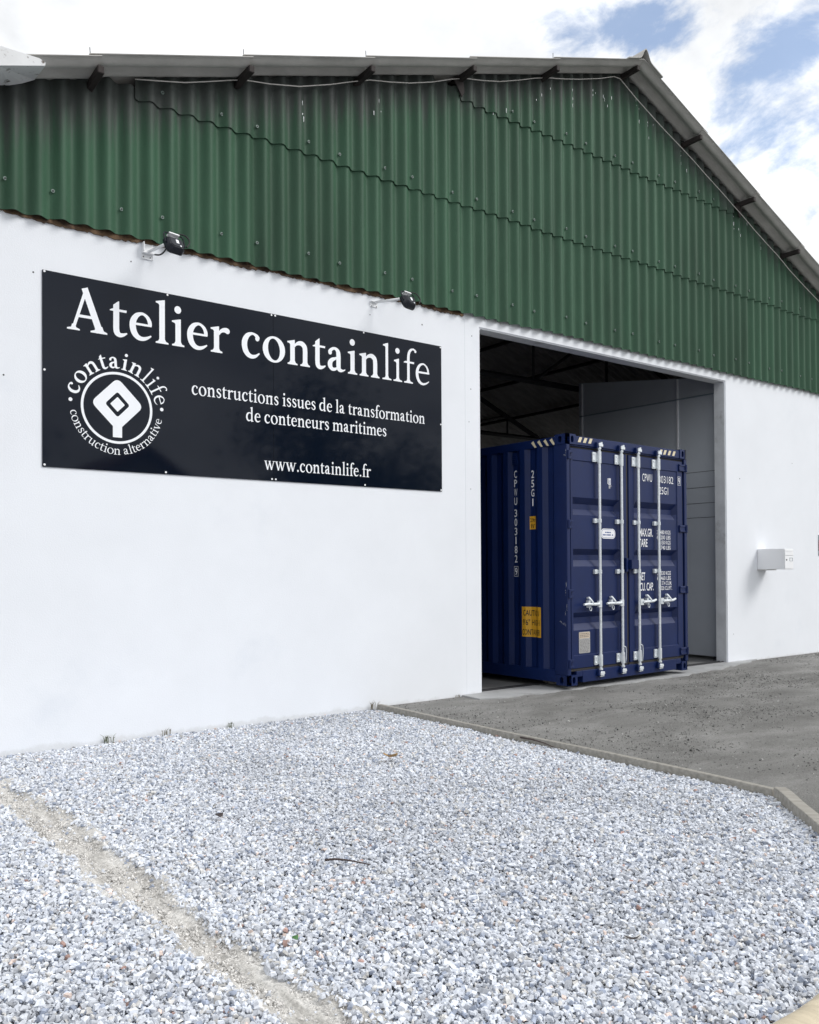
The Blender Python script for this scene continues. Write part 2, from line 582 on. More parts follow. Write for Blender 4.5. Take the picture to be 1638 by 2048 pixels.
# packed dirt yard
ys = np.concatenate([-np.linspace(0, 7.5, 170), -7.5 - np.linspace(0.3, 22, 30)])
xs = np.concatenate([np.linspace(0, 15, 300), 15 + np.linspace(0.3, 45, 40)])
X, Y = np.meshgrid(xs, ys)
XB = np.where(Y > -4.22, 4.99 + (Y + 0.03) / (-4.19) * 0.09, np.maximum(5.08 + (Y + 4.22) / (-1.23) * (-1.15), 0.6)) + 0.022
X = XB + X
Z = (fbm(X * 1.5, Y * 1.5, 4, 3) - 0.47) * 0.030 + (fbm(X * 9, Y * 9, 3, 9) - 0.44) * 0.016
Z *= np.clip(-Y / 0.5, 0.0, 1)
tag(grid_obj('yard', X, Y, Z, M_DIRT), kind='structure')

# rut: bare strip through the gravel
RUT = np.array([(1.06, 0.2, 0.10), (1.14, -0.5, 0.10), (1.195, -0.95, 0.092), (1.245, -1.6, 0.10), (1.277, -2.15, 0.118), (1.298, -2.75, 0.106), (1.338, -3.17, 0.098), (1.352, -3.6, 0.072),
                (1.360, -4.0, 0.078), (1.382, -4.28, 0.074), (1.415, -4.52, 0.086), (1.42, -4.75, 0.088), (1.43, -6.0, 0.09), (1.40, -7.5, 0.09)])


def rut_x(y):
    return np.interp(-y, -RUT[:, 1], RUT[:, 0]) + 0.008 * np.sin(y * 6.1) + 0.005 * np.sin(y * 13)


def rut_w(y):
    return 1.10 * np.interp(-y, -RUT[:, 1], RUT[:, 2]) + 0.006 * np.sin(y * 5.7 + 1) + 0.006 * np.sin(y * 11.3)


tv = np.linspace(-0.30, 0.30, 80)
yv = np.linspace(-0.01, -7.5, 900)
T_, Y_ = np.meshgrid(tv, yv)
X_ = rut_x(Y_) + T_
a_ = np.abs(T_) / rut_w(Y_)
Z_ = -0.060 + 0.026 * np.clip(a_, 0, 1.25) ** 2 + 0.007 * np.exp(-((T_ / rut_w(Y_) + 0.85) / 0.35) ** 2)
Z_ += 0.006 * np.exp(-((T_ - 0.03) / 0.02) ** 2)
Z_ += (fbm(X_ * 16, Y_ * 6, 4, 21) - 0.46) * 0.030 + (fbm(X_ * 60, Y_ * 45, 3, 5) - 0.43) * 0.012
Z_ = np.where(a_ > 1.25, Z_ - (a_ - 1.25) * 0.02, Z_)
Z_ = np.maximum(Z_, -0.078)
tag(grid_obj('track', X_, Y_, Z_, M_RUT), kind='structure')


# gravel
def stones(n_pts, px, py, pz, size, flat, cols):
    n = len(px)
    base = np.array([(x, y, z) for z in (-1, 1) for y in (-1, 1) for x in (-1, 1)], float)
    v = np.repeat(base[None], n, 0)
    v = v * (1 + rng.uniform(-0.42, 0.30, v.shape))
    dims = np.stack([size, size * rng.uniform(0.38, 0.80, n), size * flat * rng.uniform(0.75, 1.25, n)], -1)
    # pinch the top so that facets slope
    v[:, 4:, :2] *= rng.uniform(0.45, 0.95, (n, 1, 1))
    v = v * dims[:, None, :]
    yaw = rng.uniform(0, 2 * np.pi, n)
    t1 = rng.normal(0, 0.36, n)
    t2 = rng.normal(0, 0.36, n)
    c, s = np.cos(t1), np.sin(t1)
    y2 = v[..., 1] * c[:, None] - v[..., 2] * s[:, None]
    z2 = v[..., 1] * s[:, None] + v[..., 2] * c[:, None]
    x2 = v[..., 0]
    c, s = np.cos(t2), np.sin(t2)
    x3 = x2 * c[:, None] + z2 * s[:, None]
    z3 = -x2 * s[:, None] + z2 * c[:, None]
    c, s = np.cos(yaw), np.sin(yaw)
    x4 = x3 * c[:, None] - y2 * s[:, None]
    y4 = x3 * s[:, None] + y2 * c[:, None]
    co = np.stack([x4 + px[:, None], y4 + py[:, None], z3 + pz[:, None]], -1).reshape(-1, 3)
    f = np.array([(0, 2, 3, 1), (4, 5, 7, 6), (0, 1, 5, 4), (2, 6, 7, 3), (0, 4, 6, 2), (1, 3, 7, 5)])
    q = (f[None] + (np.arange(n) * 8)[:, None, None]).reshape(-1, 4)
    c8 = np.repeat(cols, 8, 0)
    return co, q, c8


def in_view(x, y, margin=0.9):
    dx, dy, dz = x, y + CAM_D, -CAM_H
    zf = dx * fwd.x + dy * fwd.y + dz * fwd.z
    xr = dx * r2.x + dy * r2.y + dz * r2.z
    yu = dx * u2.x + dy * u2.y + dz * u2.z
    zf = np.maximum(zf, 0.2)
    u = (819 - 44.76) + F_PX * xr / zf
    v = (1024 + 91.44) - F_PX * yu / zf
    m = margin * F_PX / zf
    return (u > -m) & (u < 1638 + m) & (v < 2048 + m)


def gravel_height(x, y):
    h = (fbm(x * 1.1, y * 1.1, 3, 31) - 0.43) * 0.05
    d = np.abs(x - rut_x(y)) / rut_w(y)
    return h, d


def make_gravel():
    cos, qs, cs = [], [], []
    off = 0
    for layer, (step, zb, s0, s1) in enumerate([(0.0148, -0.028, 0.0062, 0.0108), (0.0162, -0.016, 0.0050, 0.0140)]):
        gx, gy = np.meshgrid(np.arange(-2.5, 5.3, step), np.arange(-7.4, 0.0, step))
        gx = gx.ravel() + rng.uniform(-0.6, 0.6, gx.size) * step
        gy = gy.ravel() + rng.uniform(-0.6, 0.6, gy.size) * step
        ok = in_view(gx, gy, 0.45) & ~right_of_boards(gx + 0.035, gy) & (gy < -0.008)
        gx, gy = gx[ok], gy[ok]
        h, d = gravel_height(gx, gy)
        edge = 1.0 + 1.5 * (fbm(gx * 9, gy * 9, 4, 77) - 0.46)
        keep = d > edge
        stray = (d <= edge) & (rng.random(len(gx)) < (0.10 + 0.35 * np.clip(d - 0.5, 0, 1)))
        k = keep | (stray & (layer == 1))
        gx, gy, h, d, stray = gx[k], gy[k], h[k], d[k], stray[k]
        n = len(gx)
        size = rng.uniform(s0, s1, n) * np.where(rng.random(n) < 0.06, 1.4, 1.0)
        size = np.where(stray, size * rng.uniform(0.2, 1.0, n) ** 1.3, size)
        pz = zb + h + rng.uniform(-0.008, 0.008, n)
        pz -= 0.009 * np.exp(-np.clip((d - 0.9) / 0.3, 0, 9))
        pz = np.where(stray, -0.060 + 0.026 * np.clip(d, 0, 1.25) ** 2 + 0.006, pz)
        val = np.clip(rng.normal(0.67, 0.12, n), 0.24, 0.86)
        col = np.stack([val * 0.945, val * 0.985, val * 1.065], -1)
        u = rng.random(n)
        warm = u < 0.014
        col[warm] *= np.array([1.08, 0.86, 0.72])
        red = (u >= 0.025) & (u < 0.029)
        col[red] *= np.array([0.66, 0.42, 0.34])
        dark = (u >= 0.029) & (u < 0.12)
        col[dark] *= np.array([0.52, 0.56, 0.64])
        beige = (u >= 0.12) & (u < 0.20)
        col[beige] *= np.array([1.06, 1.0, 0.90])
        # trodden dusty patches
        dusty = np.clip((fbm(gx * 0.7, gy * 0.7, 3, 55) - 0.40) * 4, 0, 1)
        col = col * (1 - 0.12 * dusty[:, None])
        col = np.concatenate([np.clip(col, 0.02, 0.9), np.ones((n, 1))], -1)
        co, q, c8 = stones(n, gx, gy, pz, size, 0.50, col)
        cos.append(co)
        qs.append(q + off)
        cs.append(c8)
        off += len(co)
    o = np_mesh('gravel', np.concatenate(cos), np.concatenate(qs), M_STONE, colors=np.concatenate(cs))
    tag(o, 'pale blue-grey crushed stone gravel in front of the white wall', 'gravel', kind='stuff')


make_gravel()


def make_crumbs():
    n = 15000
    y = -rng.uniform(0.3, 6.2, n)
    t = rng.normal(0, 0.06, n)
    x = rut_x(y) + t
    a = np.abs(t) / rut_w(y)
    ok = a < 1.3
    x, y, a = x[ok], y[ok], a[ok]
    n = len(x)
    size = rng.uniform(0.0018, 0.0055, n) * np.where(rng.random(n) < 0.05, 2.0, 1.0)
    z = -0.060 + 0.026 * np.clip(a, 0, 1.25) ** 2 + 0.004
    v = np.clip(rng.normal(0.60, 0.12, n), 0.2, 0.8)
    col = np.stack([v, v * 0.975, v * 0.94, np.ones(n)], -1)
    co, q, c8 = stones(n, x, y, z, size, 0.7, col)
    o = np_mesh('loose_grit', co, q, M_PEBBLE, colors=c8)
    tag(o, 'fine pale grit lying along the bare rut', 'grit', kind='stuff')


make_crumbs()


def make_pebbles():
    n = 60000
    px = rng.uniform(3.6, 16, n)
    py = -rng.uniform(0.0, 1.0, n) ** 1.1 * 6.0
    ok = right_of_boards(px - 0.04, py) & (py < -0.03) & ~((py > -0.45) & (px > 6.15) & (px < 11.9))
    ok &= rng.random(n) < np.clip((fbm(px * 0.8, py * 1.6, 3, 13) - 0.28) * 3.2, 0.05, 1)
    px, py = px[ok], py[ok]
    n = len(px)
    size = rng.uniform(0.002, 0.0062, n) * np.where(rng.random(n) < 0.04, 1.9, 1.0)
    val = np.clip(rng.normal(0.19, 0.075, n), 0.05, 0.5)
    val = np.where(rng.random(n) < 0.03, 0.5, val)
    col = np.stack([val, val * 0.99, val * 0.96, np.ones(n)], -1)
    co, q, c8 = stones(n, px, py, size * 0.3 + 0.001, size, 0.7, col)
    o = np_mesh('loose_stones', co, q, M_PEBBLE, colors=c8)
    tag(o, 'small loose stones scattered over the grey dirt yard', 'stones', kind='stuff')


make_pebbles()

# concrete threshold strip before the doorway, ragged outer edge
ap = [(6.3, 0.19), (11.25, 0.19), (11.6, -0.004)]
top = []
for t in np.linspace(0, 1, 60):
    x = 12.0 + (6.12 - 12.0) * t
    yb = np.interp(x, [6.12, 6.3, 7.2, 9.7, 10.9, 12.0], [-0.30, -0.40, -0.44, -0.45, -0.28, -0.02])
    top.append((x, yb + 0.035 * math.sin(x * 9.1) * math.sin(x * 3.3 + 1) + random.uniform(-0.014, 0.014)))
apron_poly = [(6.14, -0.004), (6.40, -0.004), (6.455, 0.0), (6.455, 0.05), (11.25, 0.05), (11.25, 0.0), (11.31, -0.004), (12.0, -0.004)] + top
am = MB()
am.prism(apron_poly, 'z', -0.04, 0.016)
tag(am.build('pavement', M_CONC), kind='structure')
fm = MB()
fm.box(0.85, 16.95, 0.0, 19.8, -0.05, 0.002)
fl = MB()
fl.box(6.46, 11.245, 0.13, 0.20, -0.05, 0.012)
fl.box(0.85, 16.95, 0.20, 19.8, -0.05, 0.012)
tag(fl.build('floor', M_FLOOR), kind='structure')

# ------------------------------------------------------------------ warehouse
BX0, BX1, DEPTH = 0.75, 17.1, 20.0
XR, ZR = 8.93, 7.80           # ridge, underside of the roof sheets at the wall
SL, SR = 0.347, 0.401


def roof_z(x):
    return ZR - SL * (XR - x) if x < XR else ZR - SR * (x - XR)


W = empty('warehouse', (8.93, 0, 0))
tag(W, 'white rendered workshop with green corrugated gable, grey roof and wide open doorway', 'building')
WO = Vector((-8.93, 0, 0))


def wpart(mb, name, m, **kw):
    o = mb.build(name, m, W, **kw)
    o.location = WO
    return o


OX0, OX1, OZ = 6.445, 11.261, 4.128
wall = MB()
TOPZ = 4.40
wall.prism([(BX0, -0.1), (OX0, -0.1), (OX0, OZ), (OX1, OZ), (OX1, -0.1), (BX1, -0.1), (BX1, TOPZ), (BX0, TOPZ)], 'y', 0.0, 0.18)
front_wall = wpart(wall, 'wall', M_WALL, bevel=0.012)
sw = MB()
sw.box(BX0, BX0 + 0.1, 0.18, DEPTH, -0.1, 4.9)
sw.box(BX1 - 0.1, BX1, 0.18, 5.0, -0.1, 4.65)
sw.box(BX1 - 0.1, BX1, 5.0, 17.0, -0.1, 3.1)  # unseen gap above this piece, added to let daylight into the interior
sw.box(BX1 - 0.1, BX1, 5.0, 17.0, 4.1, 4.65)
sw.box(BX1 - 0.1, BX1, 17.0, DEPTH, -0.1, 4.65)
sw.prism([(BX0, -0.1), (BX1, -0.1), (BX1, roof_z(BX1)), (XR, ZR), (BX0, roof_z(BX0))], 'y', DEPTH, DEPTH + 0.15)
wpart(sw, 'side_wall', M_INNER)
# inner lining of the gable behind the corrugated sheets
gl = MB()
gl.prism([(BX0, TOPZ), (BX1, TOPZ), (BX1, roof_z(BX1) - 0.02), (XR, ZR - 0.02), (BX0, roof_z(BX0) - 0.02)], 'y', 0.03, 0.06)
wpart(gl, 'gable_frame', M_STEEL_D)
# concrete skim on lintel soffit / reveals, set proud by 3 mm
rv = MB()
rv.box(OX0 + 0.012, OX1 - 0.003, 0.014, 0.178, OZ - 0.004, OZ - 0.001)
rv.box(OX1 - 0.004, OX1 - 0.001, 0.014, 0.178, 0.02, OZ - 0.004)
rv.box(OX0 + 0.001, OX0 + 0.004, 0.014, 0.178, 0.02, OZ - 0.004)
wpart(rv, 'door_reveal', M_REVEAL)
tr = MB()
tr.box(6.46, 11.245, 0.055, 0.065, 0.0, 0.03)
tr.box(6.46, 11.245, 0.115, 0.125, 0.0, 0.03)
tr.box(6.46, 11.245, 0.065, 0.115, 0.0, 0.006)
wpart(tr, 'door_track', M_STEEL_D)
# rough filler under the corrugations
fb = MB()
xsf = np.arange(BX0, 6.20, 0.018)
up, lo = [], []
for x in xsf:
    lo.append((x, 4.219 + 0.012 * math.sin(x * 3.1) * math.sin(x * 7.7) + random.uniform(-0.008, 0.008)))
    up.append((x, 4.30))
fb.prism(lo + up[::-1], 'y', -0.016, -0.002)
wpart(fb, 'filler_strip', M_FOAM)
# slightly thicker render coat left of the doorway stops in a fine vertical seam
sm = MB()
sm.box(6.214, 6.220, -0.0015, 0.004, 0.0, 4.20)
wpart(sm, 'render_seam', M_WALL)

# plugs and nail holes left in the render
for (x, z, r) in [(1.66, 3.80, 0.007), (2.45, 4.05, 0.006), (4.93, 4.02, 0.006), (5.61, 4.03, 0.008), (6.32, 4.02, 0.006), (6.30, 3.42, 0.006), (6.27, 3.05, 0.005), (6.29, 2.3, 0.005), (11.62, 2.72, 0.008), (11.42, 0.42, 0.006), (13.1, 3.05, 0.006), (1.44, 2.95, 0.007)]:
    pg = MB()
    pg.tube([(x, 0.002, z), (x, -0.0015, z)], r, 10)
    wpart(pg, 'wall_plug', M_STEEL_D)

# green corrugated gable sheets
PITCH = 0.9133 / 5
SHEET0 = 2.716 - 0.03


def corr(x):
    return 0.0275 * math.cos(2 * math.pi * (x - 1.506) / PITCH)


ROWS = [(4.245, 5.53, BX0 - 0.05, BX1 + 0.05, -0.050), (5.435, 6.72, 2.47, 16.2, -0.061), (6.60, 8.0, 6.10, 11.62, -0.072)]
GREEN = []
for (z0, z1, xa, xb, y0) in ROWS:
    g = MB()
    n = int((xb - xa) / (PITCH / 14))
    cols = []
    for i in range(n + 1):
        x = xa + (xb - xa) * i / n
        zt = min(z1, roof_z(x) + 0.055)
        sheet = math.floor((x - SHEET0) / 0.9133)
        wob = 0.0012 * math.sin(sheet * 2.4 + z0)
        zb = z0 + 0.006 * math.sin(sheet * 4.1 + z0 * 3)
        y = y0 - corr(x) + wob + (0.0035 if ((x - SHEET0) / 0.9133 - sheet) < 0.08 else 0.0)
        cols.append((x, y, zb, max(zt, zb + 0.005)))
    vs, fs = [], []
    for (x, y, zb, zt) in cols:
        vs += [(x, y, zb), (x, y + 0.004, zt), (x, y + 0.0065, zb), (x, y + 0.0065 + 0.004, zt)]
    for i in range(n):
        a, b = 4 * i, 4 * (i + 1)
        fs += [(a, b, b + 1, a + 1), (a + 2, a + 3, b + 3, b + 2), (a, a + 2, b + 2, b)]
    fs += [(0, 1, 3, 2), (4 * n, 4 * n + 2, 4 * n + 3, 4 * n + 1)]
    g.add(vs, fs)
    o = wpart(g, 'cladding', M_GREEN, smooth=False)
    # smooth along the wave but keep the cut edges crisp
    me = o.data
    me.polygons.foreach_set('use_smooth', [True] * len(me.polygons))
    me.set_sharp_from_angle(angle=math.radians(40))
    GREEN.append(o)

# screws with washers on the crests
scr = MB()
scr.tube([(0, 0.002, 0), (0, -0.005, 0)], 0.0150, 12)
scr.tube([(0, -0.005, 0), (0, -0.009, 0)], 0.0070, 6, mi=1)
screw_me = None


def put_screw(x, z, y, parent, k):
    global screw_me
    if screw_me is None:
        o = scr.build('screw', [M_SCREW, M_STEEL_D], parent)
        screw_me = o.data
    else:
        o = bpy.data.objects.new('screw', screw_me)
        COL.objects.link(o)
        o.parent = parent
    o.location = (x, y, z)
    return o


for r, (zs, ya) in enumerate([(4.470, -0.050), (5.555, -0.061), (6.72, -0.072)]):
    for k in range(-2, 15):
        for ph in (2.716, 3.27):
            x = ph + 0.9133 * k
            if r == 0 and not (1.3 < x < 14.3):
                continue
            if r == 1 and not (2.6 < x < 13.6):
                continue
            if r == 2 and not (6.4 < x < 11.2):
                continue
            yy = ya - corr(x) - 0.001
            put_screw(x, zs + 0.012 * math.sin(x * 5), yy - 0.001, GREEN[r], k)

# bird lime below the roof edge
for (x0, cnt) in [(8.3, 5), (8.6, 6), (9.2, 6), (9.45, 6), (10.15, 5), (11.55, 9), (11.4, 4), (4.1, 3), (5.0, 3), (7.4, 3), (6.6, 3), (12.1, 3), (7.9, 4)]:
    for k in range((cnt + 1) // 2 + 1):
        x = x0 + random.gauss(0, 0.07)
        ztop = roof_z(x) - random.uniform(0.12, 0.42)
        h = random.uniform(0.010, 0.045)
        w = random.uniform(0.002, 0.0045)
        row = 2 if 6.15 < x < 11.5 and ztop - h > 6.62 else (1 if ztop - h > 5.46 else 0)
        y = ROWS[row][4] - corr(x) - 0.004
        bd = MB()
        bd.add([(x - w, y, ztop), (x + w, y, ztop + 0.006), (x + w * 0.8, y, ztop - h), (x - w * 0.4, y, ztop - h * 1.2)], [(0, 1, 2, 3)])
        bd.build('bird_dropping', M_WHITE_V, GREEN[row], normals=False)

# roof sheets: corrugations run down the slope, one row of sheets per purlin bay
left_x = [0.45, 2.09, 3.42, 4.74, 6.08, 7.38, XR]
right_x = [XR, 10.20, 11.50, 12.73, 14.0, 15.3, 17.4]
YO = -0.385


def roof_row(xa, xb, left):
    ny = int((DEPTH + 0.6) / (0.177 / 10))
    m = MB()
    vs, fs = [], []
    ext = 0.10
    if left:
        xa2, xb2 = xa - ext, xb
        lift0, lift1 = 0.018, 0.0
    else:
        xa2, xb2 = xa, xb + ext
        lift0, lift1 = 0.0, 0.018
    for j in range(ny + 1):
        y = YO + j * (0.177 / 10)
        w = 0.026 * math.cos(2 * math.pi * (y - YO) / 0.177)
        for (x, lf) in ((xa2, lift0), (xb2, lift1)):
            zc = (ZR - SL * (XR - x)) if left else (ZR - SR * (x - XR))
            z = zc + 0.044 + w + lf
            vs += [(x, y, z), (x, y, z + 0.007)]
    for j in range(ny):
        a, b = 4 * j, 4 * (j + 1)
        fs += [(a, a + 2, b + 2, b), (a + 1, b + 1, b + 3, a + 3), (a, b, b + 1, a + 1), (a + 2, a + 3, b + 3, b + 2)]
    fs += [(0, 1, 3, 2), (4 * ny, 4 * ny + 2, 4 * ny + 3, 4 * ny + 1)]
    m.add(vs, fs)
    o = wpart(m, 'roof_sheet', M_ROOF)
    o.data.polygons.foreach_set('use_smooth', [True] * len(o.data.polygons))
    o.data.set_sharp_from_angle(angle=math.radians(40))
    return o


for i in range(6):
    roof_row(left_x[i], left_x[i + 1], True)
    roof_row(right_x[i], right_x[i + 1], False)
# ridge cap: two wings and a roll
rc = MB()
prof = []
for t in np.linspace(-1, 1, 41):
    x = XR + t * 0.34
    zc = (ZR - SL * (XR - x)) if x < XR else (ZR - SR * (x - XR))
    prof.append((x, zc + 0.088 + 0.105 * math.exp(-(abs(t) / 0.19) ** 2.6)))
prof += [(p[0], p[1] - 0.014) for p in prof[::-1]]
rc.prism(prof, 'y', YO - 0.035, DEPTH + 0.1)
wpart(rc, 'ridge_cap', M_ROOF)

# purlins
for x in [0.75, 2.09, 3.42, 4.74, 6.08, 7.38, 8.86, 10.20, 11.50, 12.73, 14.0, 15.3, 16.8]:
    p = MB()
    z = roof_z(x)
    p.box(x - 0.027, x + 0.027, YO + 0.03, DEPTH - 0.1, z - 0.052, z + 0.012)
    if abs(x - 6.08) < 0.1 or abs(x - 11.5) < 0.1:
        p.prism([(x - 0.10, z - 0.046), (x + 0.05, z - 0.046), (x + 0.06, z - 0.15), (x + 0.02, z - 0.22)], 'y', -0.115, -0.100)
    wpart(p, 'purlin', M_PURLIN, bevel=0.006, segs=1)
# thin hook bolts standing above the roof edge
for x in [2.02, 3.36, 4.68, 7.33]:
    hb = MB()
    hb.tube([(x, YO + 0.07, roof_z(x) + 0.04), (x - 0.01, YO + 0.06, roof_z(x) + 0.165)], 0.0035, 6)
    wpart(hb, 'hook_bolt', M_STEEL_D)

# folded white verge cap at the eaves corner
M_CAP = mat('white_cap', (0.72, 0.73, 0.74), 0.7, var=0.05, vscale=6, second=(0.12, 0.10, 0.085), s_lo=0.56, s_hi=0.66, s_scale=11)
vc = MB()
yf, yb_ = -0.46, -0.09
A = [(0.70, yf, 5.01), (1.325, yf, 5.275 - 0.01), (1.60, yf, 5.268), (1.642, yf, 5.25), (1.638, yf, 5.226), (1.32, yf, 5.118), (0.70, yf, 4.90)]
B = [(1.64, yf, 5.226), (1.652, yb_, 5.304), (1.56, yb_, 5.245), (1.47, yb_, 5.20), (1.39, yb_, 5.175), (0.7, yb_, 4.95), (0.70, yf, 4.90), (1.32, yf, 5.118)]
# solid folded piece: front face, soffit and top
n = len(A)
vs = A + [(p[0], p[1] + 0.012, p[2]) for p in A]
vc.add(vs, [tuple(range(n)), tuple(range(2 * n - 1, n - 1, -1))] + [(i, (i + 1) % n, n + (i + 1) % n, n + i) for i in range(n)])
n = len(B)
vs = [(p[0], p[1] + 0.013, p[2] - 0.0) for p in B] + [(p[0], p[1] + 0.013, p[2] + 0.01) for p in B]
vc.add(vs, [tuple(range(n)), tuple(range(2 * n - 1, n - 1, -1))] + [(i, (i + 1) % n, n + (i + 1) % n, n + i) for i in range(n)])
wpart(vc, 'verge_cap', M_CAP)

# roof trusses inside
for ty in (3.6, 8.4, 13.2):
    t = MB()
    zb = 4.75

    def bar(a, b, w=0.05):
        t.tube([(a[0], ty, a[1]), (b[0], ty, b[1])], w, 4)
    bar((BX0 + 0.1, zb), (BX1 - 0.1, zb), 0.055)
    bar((BX0 + 0.1, roof_z(BX0) - 0.12), (XR, ZR - 0.12), 0.065)
    bar((XR, ZR - 0.12), (BX1 - 0.1, roof_z(BX1) - 0.12), 0.065)
    nodes = [2.8, 4.9, 6.9, XR, 11.0, 13.0, 15.0]
    for i, x in enumerate(nodes):
        bar((x, zb), (x, roof_z(x) - 0.12), 0.032)
        if i < 6:
            if x < XR:
                bar((x, roof_z(x) - 0.12), (nodes[i + 1], zb), 0.028)
            else:
                bar((x, zb), (nodes[i + 1], roof_z(nodes[i + 1]) - 0.12), 0.028)
    wpart(t, 'roof_truss', M_STEEL_D, normals=True)

# partition just inside the doorway, right
PX = 11.45
PT = empty('partition_wall', (PX, 0.3, 0))
tag(PT, 'tall grey panelled partition just inside the doorway, beside the container', 'partition')


def ppart(mb, name, m, **kw):
    o = mb.build(name, m, PT, **kw)
    o.location = (-PX, -0.3, 0)
    return o


for (ya, yb2) in ((0.24, 0.925), (0.935, 2.94)):
    p = MB()

    def zt(y):
        return 4.36 + (y - 0.9) / (2.94 - 0.9) * 0.29
    p.prism([(ya, 0.06), (yb2, 0.06), (yb2, zt(yb2)), (ya, zt(ya))], 'x', PX, PX + 0.06)
    ppart(p, 'panel', M_PART, bevel=0.004, segs=1)
for y in (0.93, 2.86):
    p = MB()
    p.box(PX - 0.022, PX - 0.001, y - 0.012, y + 0.012, 0.08, 4.35 + (y > 1) * 0.27)
    ppart(p, 'joint_strip', M_WHITE_M)
p = MB()
p.tube([(PX - 0.03, 0.28, 4.02), (PX - 0.03, 2.9, 4.05)], 0.010, 8)
ppart(p, 'conduit', M_GREY_PR)
p = MB()
for z in (2.86, 2.62, 2.38, 2.16):
    p.box(PX - 0.0035, PX - 0.001, 0.245, 0.80, z, z + 0.006)
ppart(p, 'seam', M_STEEL_D)
p = MB()
for y in (0.30, 1.5, 2.8):
    p.box(PX + 0.01, PX + 0.05, y, y + 0.06, 0.012, 0.06)
ppart(p, 'foot', M_STEEL_D)

# cable slung under the verge
cab = MB()
CP = [(2.446, 5.558), (2.664, 5.615), (2.89, 5.677), (3.124, 5.765), (3.358, 5.857), (3.468, 5.894), (3.725, 5.943), (4.046, 6.026),
      (4.384, 6.158), (4.655, 6.278), (4.862, 6.363), (5.113, 6.427), (5.373, 6.503), (5.677, 6.616), (5.958, 6.743), (6.153, 6.815),
      (6.398, 6.874), (6.667, 6.953), (6.985, 7.077), (7.233, 7.184), (7.453, 7.261), (7.75, 7.347), (8.02, 7.435), (8.394, 7.571),
      (8.666, 7.688), (8.785, 7.700), (9.086, 7.560), (9.397, 7.434), (9.718, 7.310), (9.994, 7.215), (10.336, 7.090), (10.69, 6.945),
      (10.995, 6.830), (11.27, 6.715), (11.565, 6.60), (11.897, 6.455), (12.238, 6.32), (12.52, 6.215), (12.88, 6.05), (13.329, 5.88), (13.766, 5.725), (14.6, 5.46)]
cab.tube([(x, -0.12, z) for x, z in CP], 0.0052, 8)
tag(cab.build('cable', M_CABLE, smooth=True), 'thin pale cable slung in swags under the roof edge', 'cable')

# ------------------------------------------------------------------ letters (serif face drawn here)


def cr_pts(pts, per=7):
    P = [np.array(p, float) for p in pts]
    out = []
    for i in range(len(P) - 1):
        p0 = P[max(i - 1, 0)]
        p1, p2 = P[i], P[i + 1]
        p3 = P[min(i + 2, len(P) - 1)]
        for t in np.linspace(0, 1, per, endpoint=False):
            out.append(0.5 * ((2 * p1) + (-p0 + p2) * t + (2 * p0 - 5 * p1 + 4 * p2 - p3) * t * t + (-p0 + 3 * p1 - 3 * p2 + p3) * t ** 3))
    out.append(P[-1])
    return out


def stroke(pts, per=7, straight=False):
    S = [np.array(p, float) for p in pts] if straight else cr_pts(pts, per)
    Lp, Rp = [], []
    for i, p in enumerate(S):
        a = S[max(i - 1, 0)][:2]
        b = S[min(i + 1, len(S) - 1)][:2]
        d = b - a
        d = d / (np.hypot(*d) + 1e-9)
        nn = np.array([-d[1], d[0]])
        Lp.append(p[:2] + nn * p[2] / 2)
        Rp.append(p[:2] - nn * p[2] / 2)
    vs = Lp + Rp
    n = len(S)
    return vs, [(i, i + 1, n + i + 1, n + i) for i in range(n - 1)]


def poly(pts):
    return [np.array(p, float) for p in pts], [tuple(range(len(pts)))]


def disc(cx, cy, r, n=24, rx=1.0):
    return poly([(cx + rx * r * math.cos(2 * math.pi * k / n), cy + r * math.sin(2 * math.pi * k / n)) for k in range(n)])


def foot(xc, s, half, y=0, h=30):
    """bracketed slab serif, sitting on y"""
    l, r = xc - s / 2, xc + s / 2
    return poly([(xc - half, y), (xc + half, y), (xc + half, y + h * 0.75), (r + 20, y + h * 1.25), (r, y + h * 2.5), (l, y + h * 2.5), (l - 20, y + h * 1.25), (xc - half, y + h * 0.75)])


def flag(x, s, top):
    """stem top with the slanted flag to the left; x = stem centre"""
    l, r = x - s / 2, x + s / 2
    return poly([(l, top - 110), (r, top - 110), (r, top + 8), (r - 14, top + 8), (l - 62, top - 30), (l - 62, top - 52), (l - 16, top - 62), (l, top - 84)])


